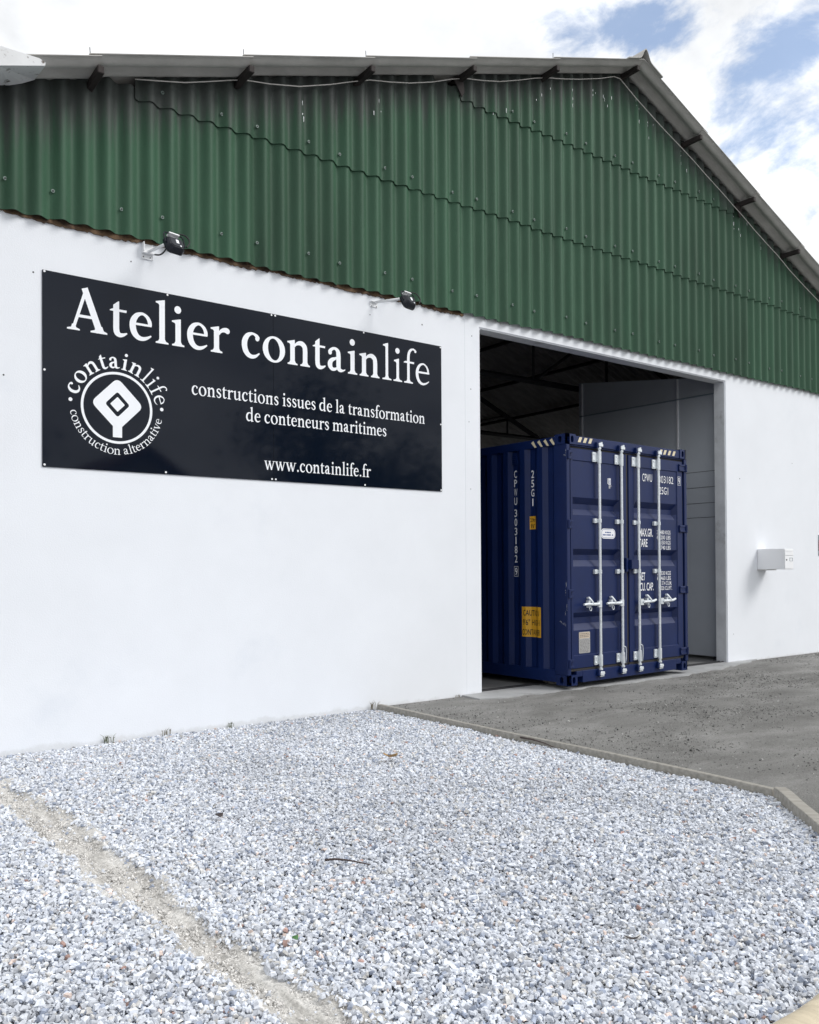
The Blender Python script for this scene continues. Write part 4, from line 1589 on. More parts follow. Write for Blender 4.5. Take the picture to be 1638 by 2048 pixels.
# locking gear
RODS = [(0.574, DL, -1), (1.000, DL, -1), (1.342, DR, 1), (1.768, DR, 1)]
RY = -0.014
for (rx, dparent, dirn) in RODS:
    rod = MB()
    rod.tube([(rx, RY, 0.16), (rx, RY, 2.76)], 0.0165, 14)
    rod.tube([(rx, RY, 0.145), (rx, RY, 0.165)], 0.024, 12)
    rod.tube([(rx, RY, 2.755), (rx, RY, 2.775)], 0.024, 12)
    ro = rod.build('locking_bar', M_GALV, dparent, smooth=False)
    ro.data.polygons.foreach_set('use_smooth', [True] * len(ro.data.polygons))
    ro.data.set_sharp_from_angle(angle=math.radians(40))
    # cams at both ends
    for (z, s) in ((2.80, 1), (0.11, -1)):
        cm = MB()
        cm.tube([(rx, RY, z - 0.045), (rx, RY, z + 0.02)], 0.019, 10)
        cm.prism([(rx - 0.028, z - 0.012 * s), (rx + 0.045, z - 0.016 * s), (rx + 0.050, z + 0.012 * s), (rx + 0.018, z + 0.030 * s), (rx - 0.030, z + 0.024 * s)], 'y', RY - 0.024, RY + 0.018)
        cm.prism([(rx + 0.026, z + 0.018 * s), (rx + 0.052, z + 0.018 * s), (rx + 0.050, z + 0.044 * s), (rx + 0.030, z + 0.044 * s)], 'y', RY - 0.012, RY + 0.02)
        cm.build('cam', M_GALV, dparent, bevel=0.003, segs=1)
        kp = MB()
        kp.prism([(rx - 0.052, z - 0.034), (rx - 0.012, z - 0.034), (rx - 0.012, z + 0.034), (rx - 0.036, z + 0.042), (rx - 0.052, z + 0.030)], 'y', -0.026, 0.009)
        kp.build('cam_keeper', M_BLUE, CT, bevel=0.003, segs=1)
    # guides
    for (z0, z1, px) in ((2.600, 2.722, 0.098), (0.205, 0.320, 0.088)):
        g = MB()
        g.box(rx - px, rx - 0.030, 0.004, 0.018, z0 + 0.004, z1 - 0.004)
        g.box(rx - 0.030, rx + 0.026, RY + 0.019, 0.018, z0 + 0.008, z1 - 0.008)
        g.tube([(rx, RY, z0 - 0.012), (rx, RY, z1 + 0.006)], 0.0235, 12)
        for zz in (z0 + 0.025, z1 - 0.025):
            g.tube([(rx - px + 0.028, 0.006, zz), (rx - px + 0.028, -0.004, zz)], 0.010, 8)
        g.build('bar_guide', M_GALV, dparent, bevel=0.0, normals=True)
    for zc in (1.908, 1.306):
        g = MB()
        g.box(rx - 0.078, rx - 0.028, 0.000, 0.029, zc - 0.026, zc + 0.026)
        g.tube([(rx - 0.058, 0.002, zc), (rx - 0.058, -0.006, zc)], 0.009, 8)
        g.tube([(rx, RY, zc - 0.022), (rx, RY, zc + 0.022)], 0.0215, 12)
        g.box(rx - 0.03, rx + 0.034, RY + 0.016, 0.004, zc - 0.02, zc + 0.02)
        g.build('bar_bracket', M_GALV, dparent)
    # handle
    h = MB()
    L_ = 0.325
    zc = 0.925
    xe = rx + dirn * L_
    tl = 0.006 if dirn < 0 else -0.004
    h.box(min(rx, rx + dirn * 0.06), max(rx, rx + dirn * 0.06), RY - 0.024, RY - 0.002, zc - 0.038, zc + 0.038)
    h.tube([(rx + dirn * 0.045, RY - 0.020, zc), (rx + dirn * 0.14, RY - 0.022, zc), (xe - dirn * 0.06, RY - 0.02, zc + 0.004), (xe, RY - 0.018, zc + (0.02 if dirn > 0 else 0.0))], [0.020, 0.018, 0.017, 0.014], 10)
    h.tube([(rx + dirn * 0.05, RY - 0.026, zc), (rx + dirn * 0.05, RY - 0.04, zc)], 0.012, 8)
    h.build('handle', M_GALV, dparent)
    # catch and seal ring
    xcatch = rx + dirn * 0.19
    c_ = MB()
    c_.box(xcatch - 0.020, xcatch + 0.020, -0.004, 0.029, zc - 0.040, zc + 0.045)
    c_.tube([(xcatch - 0.008, -0.006, zc + 0.076), (xcatch - 0.004, -0.026, zc + 0.054), (xcatch + 0.012, -0.046, zc + 0.024), (xcatch + 0.02, -0.044, zc - 0.004)], [0.013, 0.013, 0.010, 0.008], 10)
    c_.tube([(xcatch - 0.008, 0.02, zc + 0.072), (xcatch - 0.008, -0.008, zc + 0.075)], 0.014, 10)
    c_.tube([(xcatch + 0.019 * math.cos(a), -0.020, zc - 0.050 + 0.025 * math.sin(a)) for a in np.linspace(0, 2 * math.pi, 17)], 0.005, 8)
    c_.build('handle_catch', M_GALV, dparent)
    # wire on two of the bars
    if rx in (1.000, 1.342):
        wv = MB()
        wv.tube([(rx + 0.0, RY - 0.022, 0.40), (rx + 0.035, RY - 0.018, 0.385), (rx + 0.058, RY - 0.008, 0.33), (rx + 0.062, RY, 0.25), (rx + 0.045, RY - 0.006, 0.19)], 0.006, 8)
        wv.build('seal_wire', M_GALV, dparent, smooth=True)

# lock box across the doors
lb = MB()
lb.prism([(1.140, 1.332), (1.292, 1.332), (1.292, 1.448), (1.140, 1.448)], 'y', -0.050, 0.0185)
lb.box(1.085, 1.135, -0.012, 0.0185, 1.30, 1.47)
lb.build('lock_box', M_BLUE, DR, bevel=0.006, segs=2)
# hinges
for (zc) in (2.655, 1.855, 1.055, 0.250):
    for left in (True, False):
        hg = MB()
        if left:
            hg.tube([(0.030, -0.002, zc - 0.05), (0.030, -0.002, zc + 0.05)], 0.016, 10)
            hg.prism([(0.03, zc - 0.055), (0.115, zc - 0.045), (0.115, zc - 0.025), (0.045, zc - 0.02), (0.045, zc + 0.02), (0.115, zc + 0.025), (0.115, zc + 0.045), (0.03, zc + 0.055)], 'y', 0.004, 0.019)
            par = DL
        else:
            hg.tube([(CW - 0.030, -0.002, zc - 0.05), (CW - 0.030, -0.002, zc + 0.05)], 0.016, 10)
            hg.box(CW - 0.175, CW - 0.03, 0.003, 0.019, zc - 0.047, zc + 0.047)
            hg.box(CW - 0.17, CW - 0.05, -0.004, 0.003, zc - 0.042, zc - 0.022)
            hg.box(CW - 0.17, CW - 0.05, -0.004, 0.003, zc + 0.022, zc + 0.042)
            par = DR
        hg.build('hinge', M_BLUE, par, bevel=0.003, segs=1)

# hazard stripes
hz = MB()
for x in (0.206, 0.300, 0.396):
    hz.add([(x, 0.0062, 2.812), (x + 0.05, 0.0062, 2.812), (x + 0.082, 0.0062, 2.872), (x + 0.032, 0.0062, 2.872)], [(0, 1, 2, 3)])
for x in (1.815, 1.905, 2.005, 2.105):
    hz.add([(x, 0.0062, 2.800), (x + 0.05, 0.0062, 2.800), (x + 0.082, 0.0062, 2.860), (x + 0.032, 0.0062, 2.860)], [(0, 1, 2, 3)])
for y in (0.20, 0.295, 0.39, 0.485):
    hz.add([(0.0022, y, 2.782), (0.0022, y + 0.055, 2.844), (0.0022, y + 0.02, 2.844 + 0.02), (0.0022, y - 0.03, 2.782)], [(0, 1, 2, 3)])
hz.build('hazard_stripes', M_CREAM, CT, normals=False)


def front_text(mb, txt, x0, x1, z, h, y, bold=0.0, mi=0):
    V, F = sans_mesh(txt, h, x0, x1, bold=bold)
    mb.add([(v[0] + DXT, y, z + v[1]) for v in V], F, mi)


ft = MB()
YF = 0.0275
DXT = 0.036
front_text(ft, 'CPWU', 1.448, 1.655, 2.435, 0.098, YF)
front_text(ft, "303182", 1.798, 2.122, 2.435, 0.094, YF, -0.006)
front_text(ft, '9', 2.222, 2.262, 2.437, 0.086, 0.0188)
for (a, b, c, d) in ((2.205, 2.272, 2.424, 2.428), (2.205, 2.272, 2.534, 2.538), (2.205, 2.209, 2.428, 2.534), (2.268, 2.272, 2.428, 2.534)):
    ft.add([(a + DXT + 0.004, 0.0188, c), (b + DXT + 0.004, 0.0188, c), (b + DXT + 0.004, 0.0188, d), (a + DXT + 0.004, 0.0188, d)], [(0, 1, 2, 3)])
ft.build('lettering', M_WHITE_P, DR, normals=False)
ft = MB()
front_text(ft, '25G1', 1.808, 2.005, 2.29, 0.094, YF)
ft.build('lettering', M_WHITE_P, DR, normals=False)
ft = MB()
front_text(ft, 'MAX.GR.', 1.376, 1.660, 1.742, 0.098, YF, 0.012)
front_text(ft, 'TARE', 1.366, 1.545, 1.612, 0.098, YF, 0.012)
for i, s in enumerate(('30.480 KGS', '67.200 LBS', '2.150 KGS', '4.740 LBS')):
    w = 0.30 if i < 2 else 0.262
    front_text(ft, s, 2.048 - w, 2.048, 1.776 - i * 0.0655, 0.050, YF, 0.004)
ft.build('lettering', M_WHITE_P, DR, normals=False)
ft = MB()
front_text(ft, 'NET', 1.374, 1.490, 1.192, 0.098, YF, 0.012)
front_text(ft, 'CU. CAP.', 1.380, 1.668, 1.062, 0.098, YF, 0.012)
for i, (s, w, e) in enumerate((('28.330 KGS', 0.30, 0), ('62.460 LBS', 0.30, 0), ('37.4 CU.M.', 0.222, 0.016), ('1.320 CU.FT.', 0.276, 0.024))):
    front_text(ft, s, 2.048 + e - w, 2.048 + e, 1.252 - i * 0.0640, 0.050, YF, 0.004)
ft.build('lettering', M_WHITE_P, DR, normals=False)

# small marks on the left door
lr = MB()
lr.box(0.762, 0.808, 0.0270, 0.0285, 2.352, 2.428)
V, F = sans_mesh('LR', 0.050, 0.766, 0.804)
lr.add([(v[0], 0.0262, 2.364 + v[1]) for v in V], F, 1)
for i in range(5):
    lr.add([(0.742, 0.0272, 2.36 + i * 0.014), (0.756, 0.0272, 2.36 + i * 0.014), (0.756, 0.0272, 2.367 + i * 0.014), (0.742, 0.0272, 2.367 + i * 0.014)], [(0, 1, 2, 3)])
for i, w in enumerate((0.052, 0.034, 0.030)):
    lr.add([(0.768, 0.0272, 2.335 - i * 0.013), (0.768 + w, 0.0272, 2.335 - i * 0.013), (0.768 + w, 0.0272, 2.341 - i * 0.013), (0.768, 0.0272, 2.341 - i * 0.013)], [(0, 1, 2, 3)])
lr.v = [(v[0] + DXT, v[1], v[2]) for v in lr.v]
lr.build('inspection_mark', [M_WHITE_P, M_TAPE], DL, normals=False)
ov = MB()


def rrect(x0, x1, z0, z1, r, n=6):
    pts = []
    for (cx, cz, a0) in ((x1 - r, z1 - r, 0), (x0 + r, z1 - r, 90), (x0 + r, z0 + r, 180), (x1 - r, z0 + r, 270)):
        for k in range(n + 1):
            a = math.radians(a0 + 90 * k / n)
            pts.append((cx + r * math.cos(a), cz + r * math.sin(a)))
    return pts


ov.prism(rrect(0.612, 0.888, 1.700, 1.820, 0.052), 'y', 0.0268, 0.0285)
ov.add([(p[0], 0.0264, p[1]) for p in rrect(0.622, 0.878, 1.710, 1.810, 0.044)], [tuple(range(28))], 1)
ov.add([(p[0], 0.0260, p[1]) for p in rrect(0.626, 0.874, 1.714, 1.806, 0.040)], [tuple(range(28))], 0)
for (z, xs2) in ((1.768, ((0.69, 0.715), (0.722, 0.765), (0.772, 0.80))), (1.738, ((0.645, 0.70), (0.707, 0.72), (0.727, 0.80), (0.82, 0.845)))):
    for a, b in xs2:
        ov.add([(a, 0.0256, z), (b, 0.0256, z), (b, 0.0256, z + 0.014), (a, 0.0256, z + 0.014)], [(0, 1, 2, 3)], 1)
ov.v = [(v[0] + DXT, v[1], v[2]) for v in ov.v]
ov.build('oval_label', [M_WHITE_P, M_TAPE], DL, normals=False)
dpm = MB()
dpm.prism(rrect(0.190, 0.392, 0.358, 0.606, 0.012), 'y', 0.0268, 0.0285)
dpm.add([(p[0], 0.0264, p[1]) for p in rrect(0.196, 0.386, 0.530, 0.600, 0.006)], [tuple(range(28))], 1)
for i in range(3):
    x = 0.205
    while x < 0.365:
        w = random.uniform(0.012, 0.034)
        dpm.add([(x, 0.0258, 0.544 + i * 0.018), (min(x + w, 0.378), 0.0258, 0.544 + i * 0.018), (min(x + w, 0.378), 0.0258, 0.552 + i * 0.018), (x, 0.0258, 0.552 + i * 0.018)], [(0, 1, 2, 3)], 2)
        x += w + 0.007
for i in range(10):
    x = 0.202
    while x < 0.36:
        w = random.uniform(0.01, 0.04)
        z = 0.370 + i * 0.0155
        dpm.add([(x, 0.0262, z), (min(x + w, 0.378), 0.0262, z), (min(x + w, 0.378), 0.0262, z + 0.005), (x, 0.0262, z + 0.005)], [(0, 1, 2, 3)], 2)
        x += w + 0.008
dpm.v = [(v[0] + DXT, v[1], v[2]) for v in dpm.v]
dpm.build('data_plate', [M_PLATE, mat('plate_tan', (0.55, 0.46, 0.36), 0.5), mat('plate_print', (0.13, 0.12, 0.12), 0.6)], DL, normals=False)

# side lettering, on the inner flats
stx = MB()


def side_text(mb, txt, yc, z, h, w, off=0.0012, bold=0.0, mi=0):
    """text on the left side; runs from low y... letters read with +y to the left of the viewer"""
    V, F = sans_mesh(txt, h, 0, w, bold=bold)
    vs = []
    for v in V:
        yy = yc + w / 2 - v[0]
        vs.append((side_x(yy) - off, yy, z + v[1]))
    mb.add(vs, F, mi)


YA = 0.793 + 0.036
for ch, z in zip('CPWU', (2.455, 2.345, 2.235, 2.125)):
    side_text(stx, ch, YA, z, 0.090, 0.046 if ch != 'W' else 0.054, bold=0.008 if ch != 'W' else -0.004)
for ch, z in zip('303182', (1.980, 1.868, 1.756, 1.646, 1.534, 1.422)):
    side_text(stx, ch, YA, z, 0.090, 0.044 if ch != '1' else 0.018, bold=0.008)
side_text(stx, '9', YA, 1.268, 0.088, 0.040, bold=0.008)
for (a, b, c, d) in ((-0.034, 0.034, 1.250, 1.254), (-0.034, 0.034, 1.370, 1.374), (-0.034, -0.030, 1.254, 1.370), (0.030, 0.034, 1.254, 1.370)):
    x = S_IN - 0.0012
    stx.add([(x, YA + a, c), (x, YA + b, c), (x, YA + b, d), (x, YA + a, d)], [(0, 1, 2, 3)])
SIDE_L = [o for o in CT.children if o.name.startswith('side_panel')][0]
stx.build('lettering', M_WHITE_P, SIDE_L, normals=False)
stx = MB()
YB = YA - SP
for ch, z in zip('25G1', (2.432, 2.320, 2.208, 2.096)):
    side_text(stx, ch, YB, z, 0.090, 0.046 if ch != '1' else 0.018, bold=0.008)
SIDE_L = [o for o in CT.children if o.name.startswith('side_panel')][0]
stx.build('lettering', M_WHITE_P, SIDE_L, normals=False)


def side_decal(mb, y0, y1, z0, z1, off, mi=0):
    ysb = sorted(set([y0, y1] + [b for b in brk if y0 < b < y1]))
    vs, fs = [], []
    for yy in ysb:
        vs += [(side_x(yy) - off, yy, z0), (side_x(yy) - off, yy, z1)]
    for i in range(len(ysb) - 1):
        fs.append((2 * i, 2 * i + 1, 2 * i + 3, 2 * i + 2))
    mb.add(vs, fs, mi)


cd = MB()
side_decal(cd, 0.408, 0.708, 0.528, 0.888, 0.0016)
for s, z, w in (('CAUTION', 0.782, 0.250), ("9'6\" HIGH", 0.668, 0.262), ('CONTAINER', 0.552, 0.280)):
    side_text(cd, s, 0.562, z, 0.068, w, off=0.0032, mi=1, bold=0.010)
cd.build('caution_decal', [M_YELLOW, M_BLACK], SIDE_L, normals=False)
cd = MB()
side_decal(cd, 0.500, 0.598, 1.815, 1.972, 0.0016)
side_text(cd, '2.9m', 0.550, 1.905, 0.045, 0.084, off=0.0032, mi=1, bold=0.018)
side_text(cd, "9'6\"", 0.552, 1.832, 0.045, 0.066, off=0.0032, mi=1, bold=0.018)
cd.build('height_decal', [M_YELLOW, M_BLACK], SIDE_L, normals=False)
vt = MB()
vt.prism([(YA - 0.03, 2.615), (YA + 0.032, 2.615), (YA + 0.032, 2.755), (YA - 0.03, 2.755)], 'x', 0.018, S_IN)
for i in range(5):
    vt.box(0.010, 0.018, YA - 0.028, YA + 0.030, 2.63 + i * 0.024, 2.638 + i * 0.024)
vt.build('vent', M_BLUE, SIDE_L)
# scrapes on the post
sx_ = MB()
for (yy, z, w, h, face) in [(0.02, 1.12, 0.006, 0.05, 0), (0.03, 1.02, 0.004, 0.07, 0), (0.012, 0.86, 0.006, 0.10, 0), (0.03, 0.80, 0.01, 0.05, 0), (0.05, 0.70, 0.05, 0.02, 0), (0.025, 0.68, 0.02, 0.05, 0), (0.10, 0.72, 0.02, 0.012, 0), (0.02, 2.63, 0.02, 0.02, 0), (0.012, 2.66, 0.004, 0.05, 0)]:
    for k in range(5):
        a = yy + random.uniform(0, w)
        c = z + random.uniform(0, h)
        ww, hh = random.uniform(0.001, 0.005), random.uniform(0.004, 0.022)
        sx_.add([(0.0028, a, c), (0.0028, a + ww, c + random.uniform(-0.003, 0.003)), (0.0028, a + ww * 0.8, c + hh), (0.0028, a + ww * 0.2, c + hh)], [(0, 1, 2, 3)])
sx_.build('paint_scrape', M_SCRATCH, CT, normals=False)

# timber bearers below the container
for yb3, lab in ((0.55, 'low timber bearer under the door end of the blue container'), (5.4, 'low timber bearer under the rear of the blue container, inside the workshop')):
    b_ = MB()
    b_.box(-0.95, 0.95, -0.075, 0.075, 0.0, 0.075)
    o = b_.build('timber_bearer', M_WOOD, bevel=0.006)
    c0 = Vector((KX, KY, 0)) + Matrix.Rotation(PHI, 3, 'Z') @ Vector((CW / 2, yb3, 0.012))
    o.location = c0
    o.rotation_euler = (0, 0, PHI)
    tag(o, lab, 'bearer', 'bearers under the container')

# ------------------------------------------------------------------ floodlights


def floodlight(base, head, label, wide_base, first):
    F_ = empty('floodlight', base)
    tag(F_, label, 'floodlight', 'floodlights above the sign')
    B_ = Vector(base)
    m = MB()
    if wide_base:
        m.box(-0.045, 0.055, -0.008, 0.0, -0.055, 0.075)
        m.box(-0.045, 0.055, -0.045, -0.008, -0.012, 0.0)
        m.box(-0.045, -0.038, -0.06, -0.008, 0.0, 0.075)
    else:
        m.box(-0.045, 0.045, -0.006, 0.0, -0.045, 0.012)
        m.box(-0.045, 0.045, -0.03, -0.006, 0.004, 0.012)
    for x in (-0.03, 0.03):
        m.tube([(x, -0.008, -0.038), (x, -0.011, -0.038)], 0.005, 8, mi=1)
    m.build('wall_bracket', [M_WHITE_M, M_BLACK], F_, bevel=0.0)
    H = Vector(head) - B_
    a = MB()
    p0 = Vector((0.0, -0.02, 0.0))
    p1 = H + Vector((0.0, 0.02, 0.05))
    a.tube([p0, p1], 0.013, 10)
    a.build('arm', M_WHITE_M, F_, smooth=True)
    # head: an eight-sided housing tilted down towards the sign
    Rm = Matrix.Rotation(math.radians(12), 3, 'Z') @ Matrix.Rotation(math.radians(-28), 3, 'X')

    def tr_(mb):
        mb.v = [tuple(H + Rm @ (Vector(v) * 0.9)) for v in mb.v]
        return mb
    hd_ = MB()
    oct_ = [(-0.098, -0.04), (-0.06, -0.082), (0.06, -0.082), (0.098, -0.04), (0.098, 0.055), (0.085, 0.07), (-0.085, 0.07), (-0.098, 0.055)]
    small = [(p[0] * 0.72, p[1] * 0.72) for p in oct_]
    n_ = len(oct_)
    vs = [(p[0], 0.03, p[1]) for p in oct_] + [(p[0], -0.005, p[1]) for p in oct_] + [(p[0], -0.05, p[1]) for p in small]
    fs = [tuple(range(n_)), tuple(range(3 * n_ - 1, 2 * n_ - 1, -1))]
    for q in range(2):
        fs += [(q * n_ + i, q * n_ + (i + 1) % n_, (q + 1) * n_ + (i + 1) % n_, (q + 1) * n_ + i) for i in range(n_)]
    hd_.add(vs, fs)
    tr_(hd_).build('housing', M_LAMP, F_, bevel=0.006)
    gl_ = MB()
    gl_.box(-0.08, 0.08, 0.0295, 0.034, -0.065, 0.055)
    tr_(gl_).build('lens', mat('lamp_glass', (0.35, 0.37, 0.36), 0.1) if first else bpy.data.materials['lamp_glass'], F_)
    lb_ = MB()
    lb_.box(-0.008, 0.020, -0.0535, -0.0505, -0.016, 0.028)
    lb_.box(0.022, 0.036, -0.0535, -0.0505, -0.05, -0.034)
    tr_(lb_).build('label_sticker', M_WHITE_V, F_)
    yk = MB()
    yk.tube([(-0.104, -0.02, 0.0), (-0.106, -0.03, 0.085), (-0.09, -0.035, 0.105), (0.09, -0.035, 0.105), (0.106, -0.03, 0.085), (0.104, -0.02, 0.0)], 0.007, 6)
    tr_(yk).build('yoke', M_LAMP, F_)
    tp = MB()
    tp.box(-0.05, 0.06, -0.05, 0.0, 0.098, 0.112)
    tr_(tp).build('arm_plate', M_WHITE_M, F_)
    cb = MB()
    c0 = H + Rm @ Vector((0.05, -0.04, 0.11))
    c1 = H + Rm @ Vector((0.115, -0.07, 0.05))
    c2 = H + Rm @ Vector((0.06, -0.07, -0.06))
    cb.tube(cr_pts([tuple(c0), tuple((c0 + c1) / 2 + Vector((0.012, 0, 0.012))), tuple(c1), tuple((c1 + c2) / 2 + Vector((0.012, -0.01, 0))), tuple(c2)], 5), 0.0065, 8)
    if wide_base:
        cb.tube(cr_pts([(0.05, -0.02, -0.005), (0.10, -0.06, -0.01), (0.125, -0.12, 0.02), (0.13, -0.17, 0.06)], 5), 0.007, 8)
    cb.build('cable_loop', M_BLACK, F_, smooth=True)


floodlight((2.585, -0.001, 4.150), (2.692, -0.36, 4.125), 'black floodlight on white arm above the left end of the sign', True, True)
floodlight((4.975, -0.001, 4.150), (5.150, -0.36, 4.095), 'black floodlight on white arm nearer the doorway', False, False)

# ------------------------------------------------------------------ mailbox
MBX = empty('mailbox', (12.19, 0, 1.36))
tag(MBX, 'white metal letterbox standing out from the wall right of the doorway', 'mailbox')
b_ = MB()
b_.box(-0.122, 0.128, -0.425, -0.002, 0.008, 0.315)
b_.build('body', M_WHITE_M, MBX, bevel=0.004)
d_ = MB()
d_.box(-0.114, 0.120, -0.432, -0.4255, 0.016, 0.205)
d_.build('door', M_WHITE_M, MBX, bevel=0.002, segs=1)
f_ = MB()
f_.box(-0.114, 0.120, -0.434, -0.4255, 0.215, 0.262)
f_.box(-0.114, 0.120, -0.432, -0.4255, 0.268, 0.306)
f_.build('flap', M_WHITE_M, MBX, bevel=0.002, segs=1)
l_ = MB()
l_.tube([(-0.07, -0.432, 0.150), (-0.07, -0.437, 0.150)], 0.012, 12)
l_.build('lock', M_STEEL_D, MBX)
n_ = MB()
for (a, b, c, d) in ((0.015, 0.095, 0.130, 0.134), (0.015, 0.095, 0.176, 0.180), (0.015, 0.019, 0.134, 0.176), (0.091, 0.095, 0.134, 0.176)):
    n_.box(a, b, -0.4355, -0.432, c, d)
n_.build('name_plate', M_GREY_PR, MBX)
s_ = MB()
s_.box(-0.122, 0.13, -0.16, -0.001, -0.006, 0.008)
s_.build('shelf_bracket', M_LINTEL, MBX)

# notice plaque cut by the right edge of the view
NP = empty('notice_plaque', (14.05, 0, 1.58))
tag(NP, 'small notice plate with grey, red and white bands at the far right of the wall', 'notice')
p_ = MB()
p_.box(-0.165, 0.165, -0.006, -0.001, 0.0, 0.345)
p_.build('plate', M_GREY_PR, NP, bevel=0.002, segs=1)
p_ = MB()
p_.box(-0.160, 0.160, -0.0085, -0.0062, 0.085, 0.255)
p_.build('red_band', M_RED, NP)
p_ = MB()
for z in (0.225, 0.19, 0.15, 0.11):
    x = -0.150
    while x < 0.13:
        w = random.uniform(0.02, 0.045)
        p_.box(x, x + w, -0.0098, -0.0088, z, z + 0.018)
        x += w + 0.012
p_.box(-0.155, 0.155, -0.0098, -0.0064, 0.05, 0.08)
p_.build('print', M_WHITE_V, NP)

# ------------------------------------------------------------------ across the yard, behind the camera: seen in the gloss of the sign
M_TRUNK = mat('tree_bark', (0.10, 0.08, 0.06), 0.9, var=0.3)
M_CROWN = mat('tree_leaves', (0.05, 0.085, 0.035), 0.7, var=0.4, vscale=0.8)
M_HOUSE = mat('house_render', (0.42, 0.38, 0.31), 0.85, var=0.1)
M_TILE = mat('roof_tiles', (0.20, 0.10, 0.065), 0.85, var=0.3, vscale=3)


def tree(x, y, h, r, label):
    t = empty('tree', (x, y, -0.06))
    tag(t, label, 'tree', 'trees across the yard')
    m = MB()
    m.tube([(0, 0, 0), (0.1, 0, h * 0.3), (0.0, 0.1, h * 0.6), (0.1, 0, h * 0.85)], [0.28, 0.22, 0.14, 0.04], 10)
    for k in range(9):
        a = k * 2.4
        z = h * (0.32 + 0.05 * k)
        m.tube([(0, 0, z), (math.cos(a) * r * 0.4, math.sin(a) * r * 0.4, z + 0.5), (math.cos(a) * r * 0.8, math.sin(a) * r * 0.8, z + 1.1)], [0.09, 0.06, 0.02], 6)
    m.build('trunk', M_TRUNK, t, smooth=True)
    nl = 4200
    cl = rng.normal(0, 1, (26, 3))
    cl = cl / np.linalg.norm(cl, axis=1)[:, None] * rng.uniform(0.45, 0.95, (26, 1)) * np.array([r, r, h * 0.34])
    c = cl[rng.integers(0, 26, nl)] + rng.normal(0, 0.28 * r, (nl, 3)) * 0.8
    c[:, 2] += h * 0.64
    s = rng.uniform(0.07, 0.16, nl)
    u = rng.normal(0, 1, (nl, 3))
    u /= np.linalg.norm(u, axis=1)[:, None]
    w = np.cross(u, rng.normal(0, 1, (nl, 3)))
    w /= np.linalg.norm(w, axis=1)[:, None]
    co = np.stack([c - u * s[:, None], c + w * s[:, None] * 0.6, c + u * s[:, None], c - w * s[:, None] * 0.6], 1).reshape(-1, 3)
    np_mesh('crown', co, np.arange(nl * 4).reshape(-1, 4), M_CROWN, t)


tree(5.0, -25.0, 8.5, 2.6, 'leafy tree across the yard, faintly mirrored in the left of the black sign')
tree(17.5, -22.0, 9.5, 2.9, 'tall leafy tree across the yard, faintly mirrored in the middle of the black sign')
tree(23.5, -25.0, 7.5, 2.5, 'lower leafy tree across the yard, faintly mirrored in the right of the black sign')
HS = empty('house', (10.5, -26, -0.06))
tag(HS, 'beige house with tiled gable roof across the yard, faintly mirrored in the black sign', 'house')
h_ = MB()
h_.prism([(-3.6, 0), (3.6, 0), (3.6, 3.2), (0, 5.6), (-3.6, 3.2)], 'y', -4, 4)
h_.build('wall', M_HOUSE, HS)
for sx2 in (-1, 1):
    h_ = MB()
    h_.prism([(sx2 * 4.0, 2.98), (0, 5.65), (0, 5.85), (sx2 * 4.0, 3.18)], 'y', -4.4, 4.4)
    h_.build('roof', M_TILE, HS)
for x in (-1.9, 1.9):
    h_ = MB()
    h_.box(x - 0.5, x + 0.5, 3.96, 4.03, 1.0, 2.3)
    wf = h_.build('window', M_WHITE_M, HS)
    h_ = MB()
    h_.box(x - 0.42, x + 0.42, 4.03, 4.04, 1.08, 2.22)
    h_.build('pane', M_LAMP, wf)
h_ = MB()
h_.box(-0.5, 0.5, 3.96, 4.05, 0, 2.1)
h_.build('door', M_PURLIN, HS)

# ------------------------------------------------------------------ timber edging


def plank(a, b, h, th, label, zb=-0.055):
    a = Vector((*a, 0))
    b = Vector((*b, 0))
    d = b - a
    L_ = d.length
    m = MB()
    n = max(2, int(L_ / 0.12))
    vs = []
    for i in range(n + 1):
        t = i / n
        wv = 0.005 * math.sin(t * 7 + L_) + 0.003 * math.sin(t * 23)
        hh = h + 0.004 * math.sin(t * 9 + 1)
        for (yy, zz) in ((-th / 2, zb), (th / 2, zb), (th / 2, hh), (-th / 2, hh)):
            vs.append((t * L_, yy + wv, zz))
    fs = [(0, 1, 2, 3), tuple(4 * n + i for i in (3, 2, 1, 0))]
    for i in range(n):
        for k in range(4):
            fs.append((4 * i + k, 4 * i + (k + 1) % 4, 4 * i + 4 + (k + 1) % 4, 4 * i + 4 + k))
    m.add(vs, fs)
    o = m.build('edging_board', M_WOOD, bevel=0.004, segs=1)
    o.location = a
    o.rotation_euler = (0, 0, math.atan2(d.y, d.x))
    tag(o, label, 'edging board', 'timber boards edging the gravel')


plank((4.99, -0.05), (5.08, -4.20), 0.034, 0.042, 'long grey timber edging board running from the white wall between gravel and yard')
plank((5.07, -4.235), (3.95, -5.44), 0.046, 0.075, 'short grey edging board set at an angle to the end of the long board')

# log at the corner of the view
lg = MB()
rr_ = [0.095 + 0.004 * math.sin(i * 1.3) - (0.02 if i in (0, 24) else 0) for i in range(25)]
lg.tube([(1.75 + 2.3 * t, -5.815 + 0.10 * t, 0.015) for t in np.linspace(0, 1, 25)], rr_, 26)
tag(lg.build('timber_log', M_LOG, smooth=True), 'pale round timber lying on the gravel at the near right corner', 'log')

# ------------------------------------------------------------------ litter and weeds


def twig(pts, r, label, name='twig', m=None):
    t = MB()
    n = len(pts)
    t.tube(pts, [r * (1 - 0.6 * i / (n - 1)) for i in range(n)], 7)
    tag(t.build(name, m or M_BARK, smooth=True), label, 'twig')


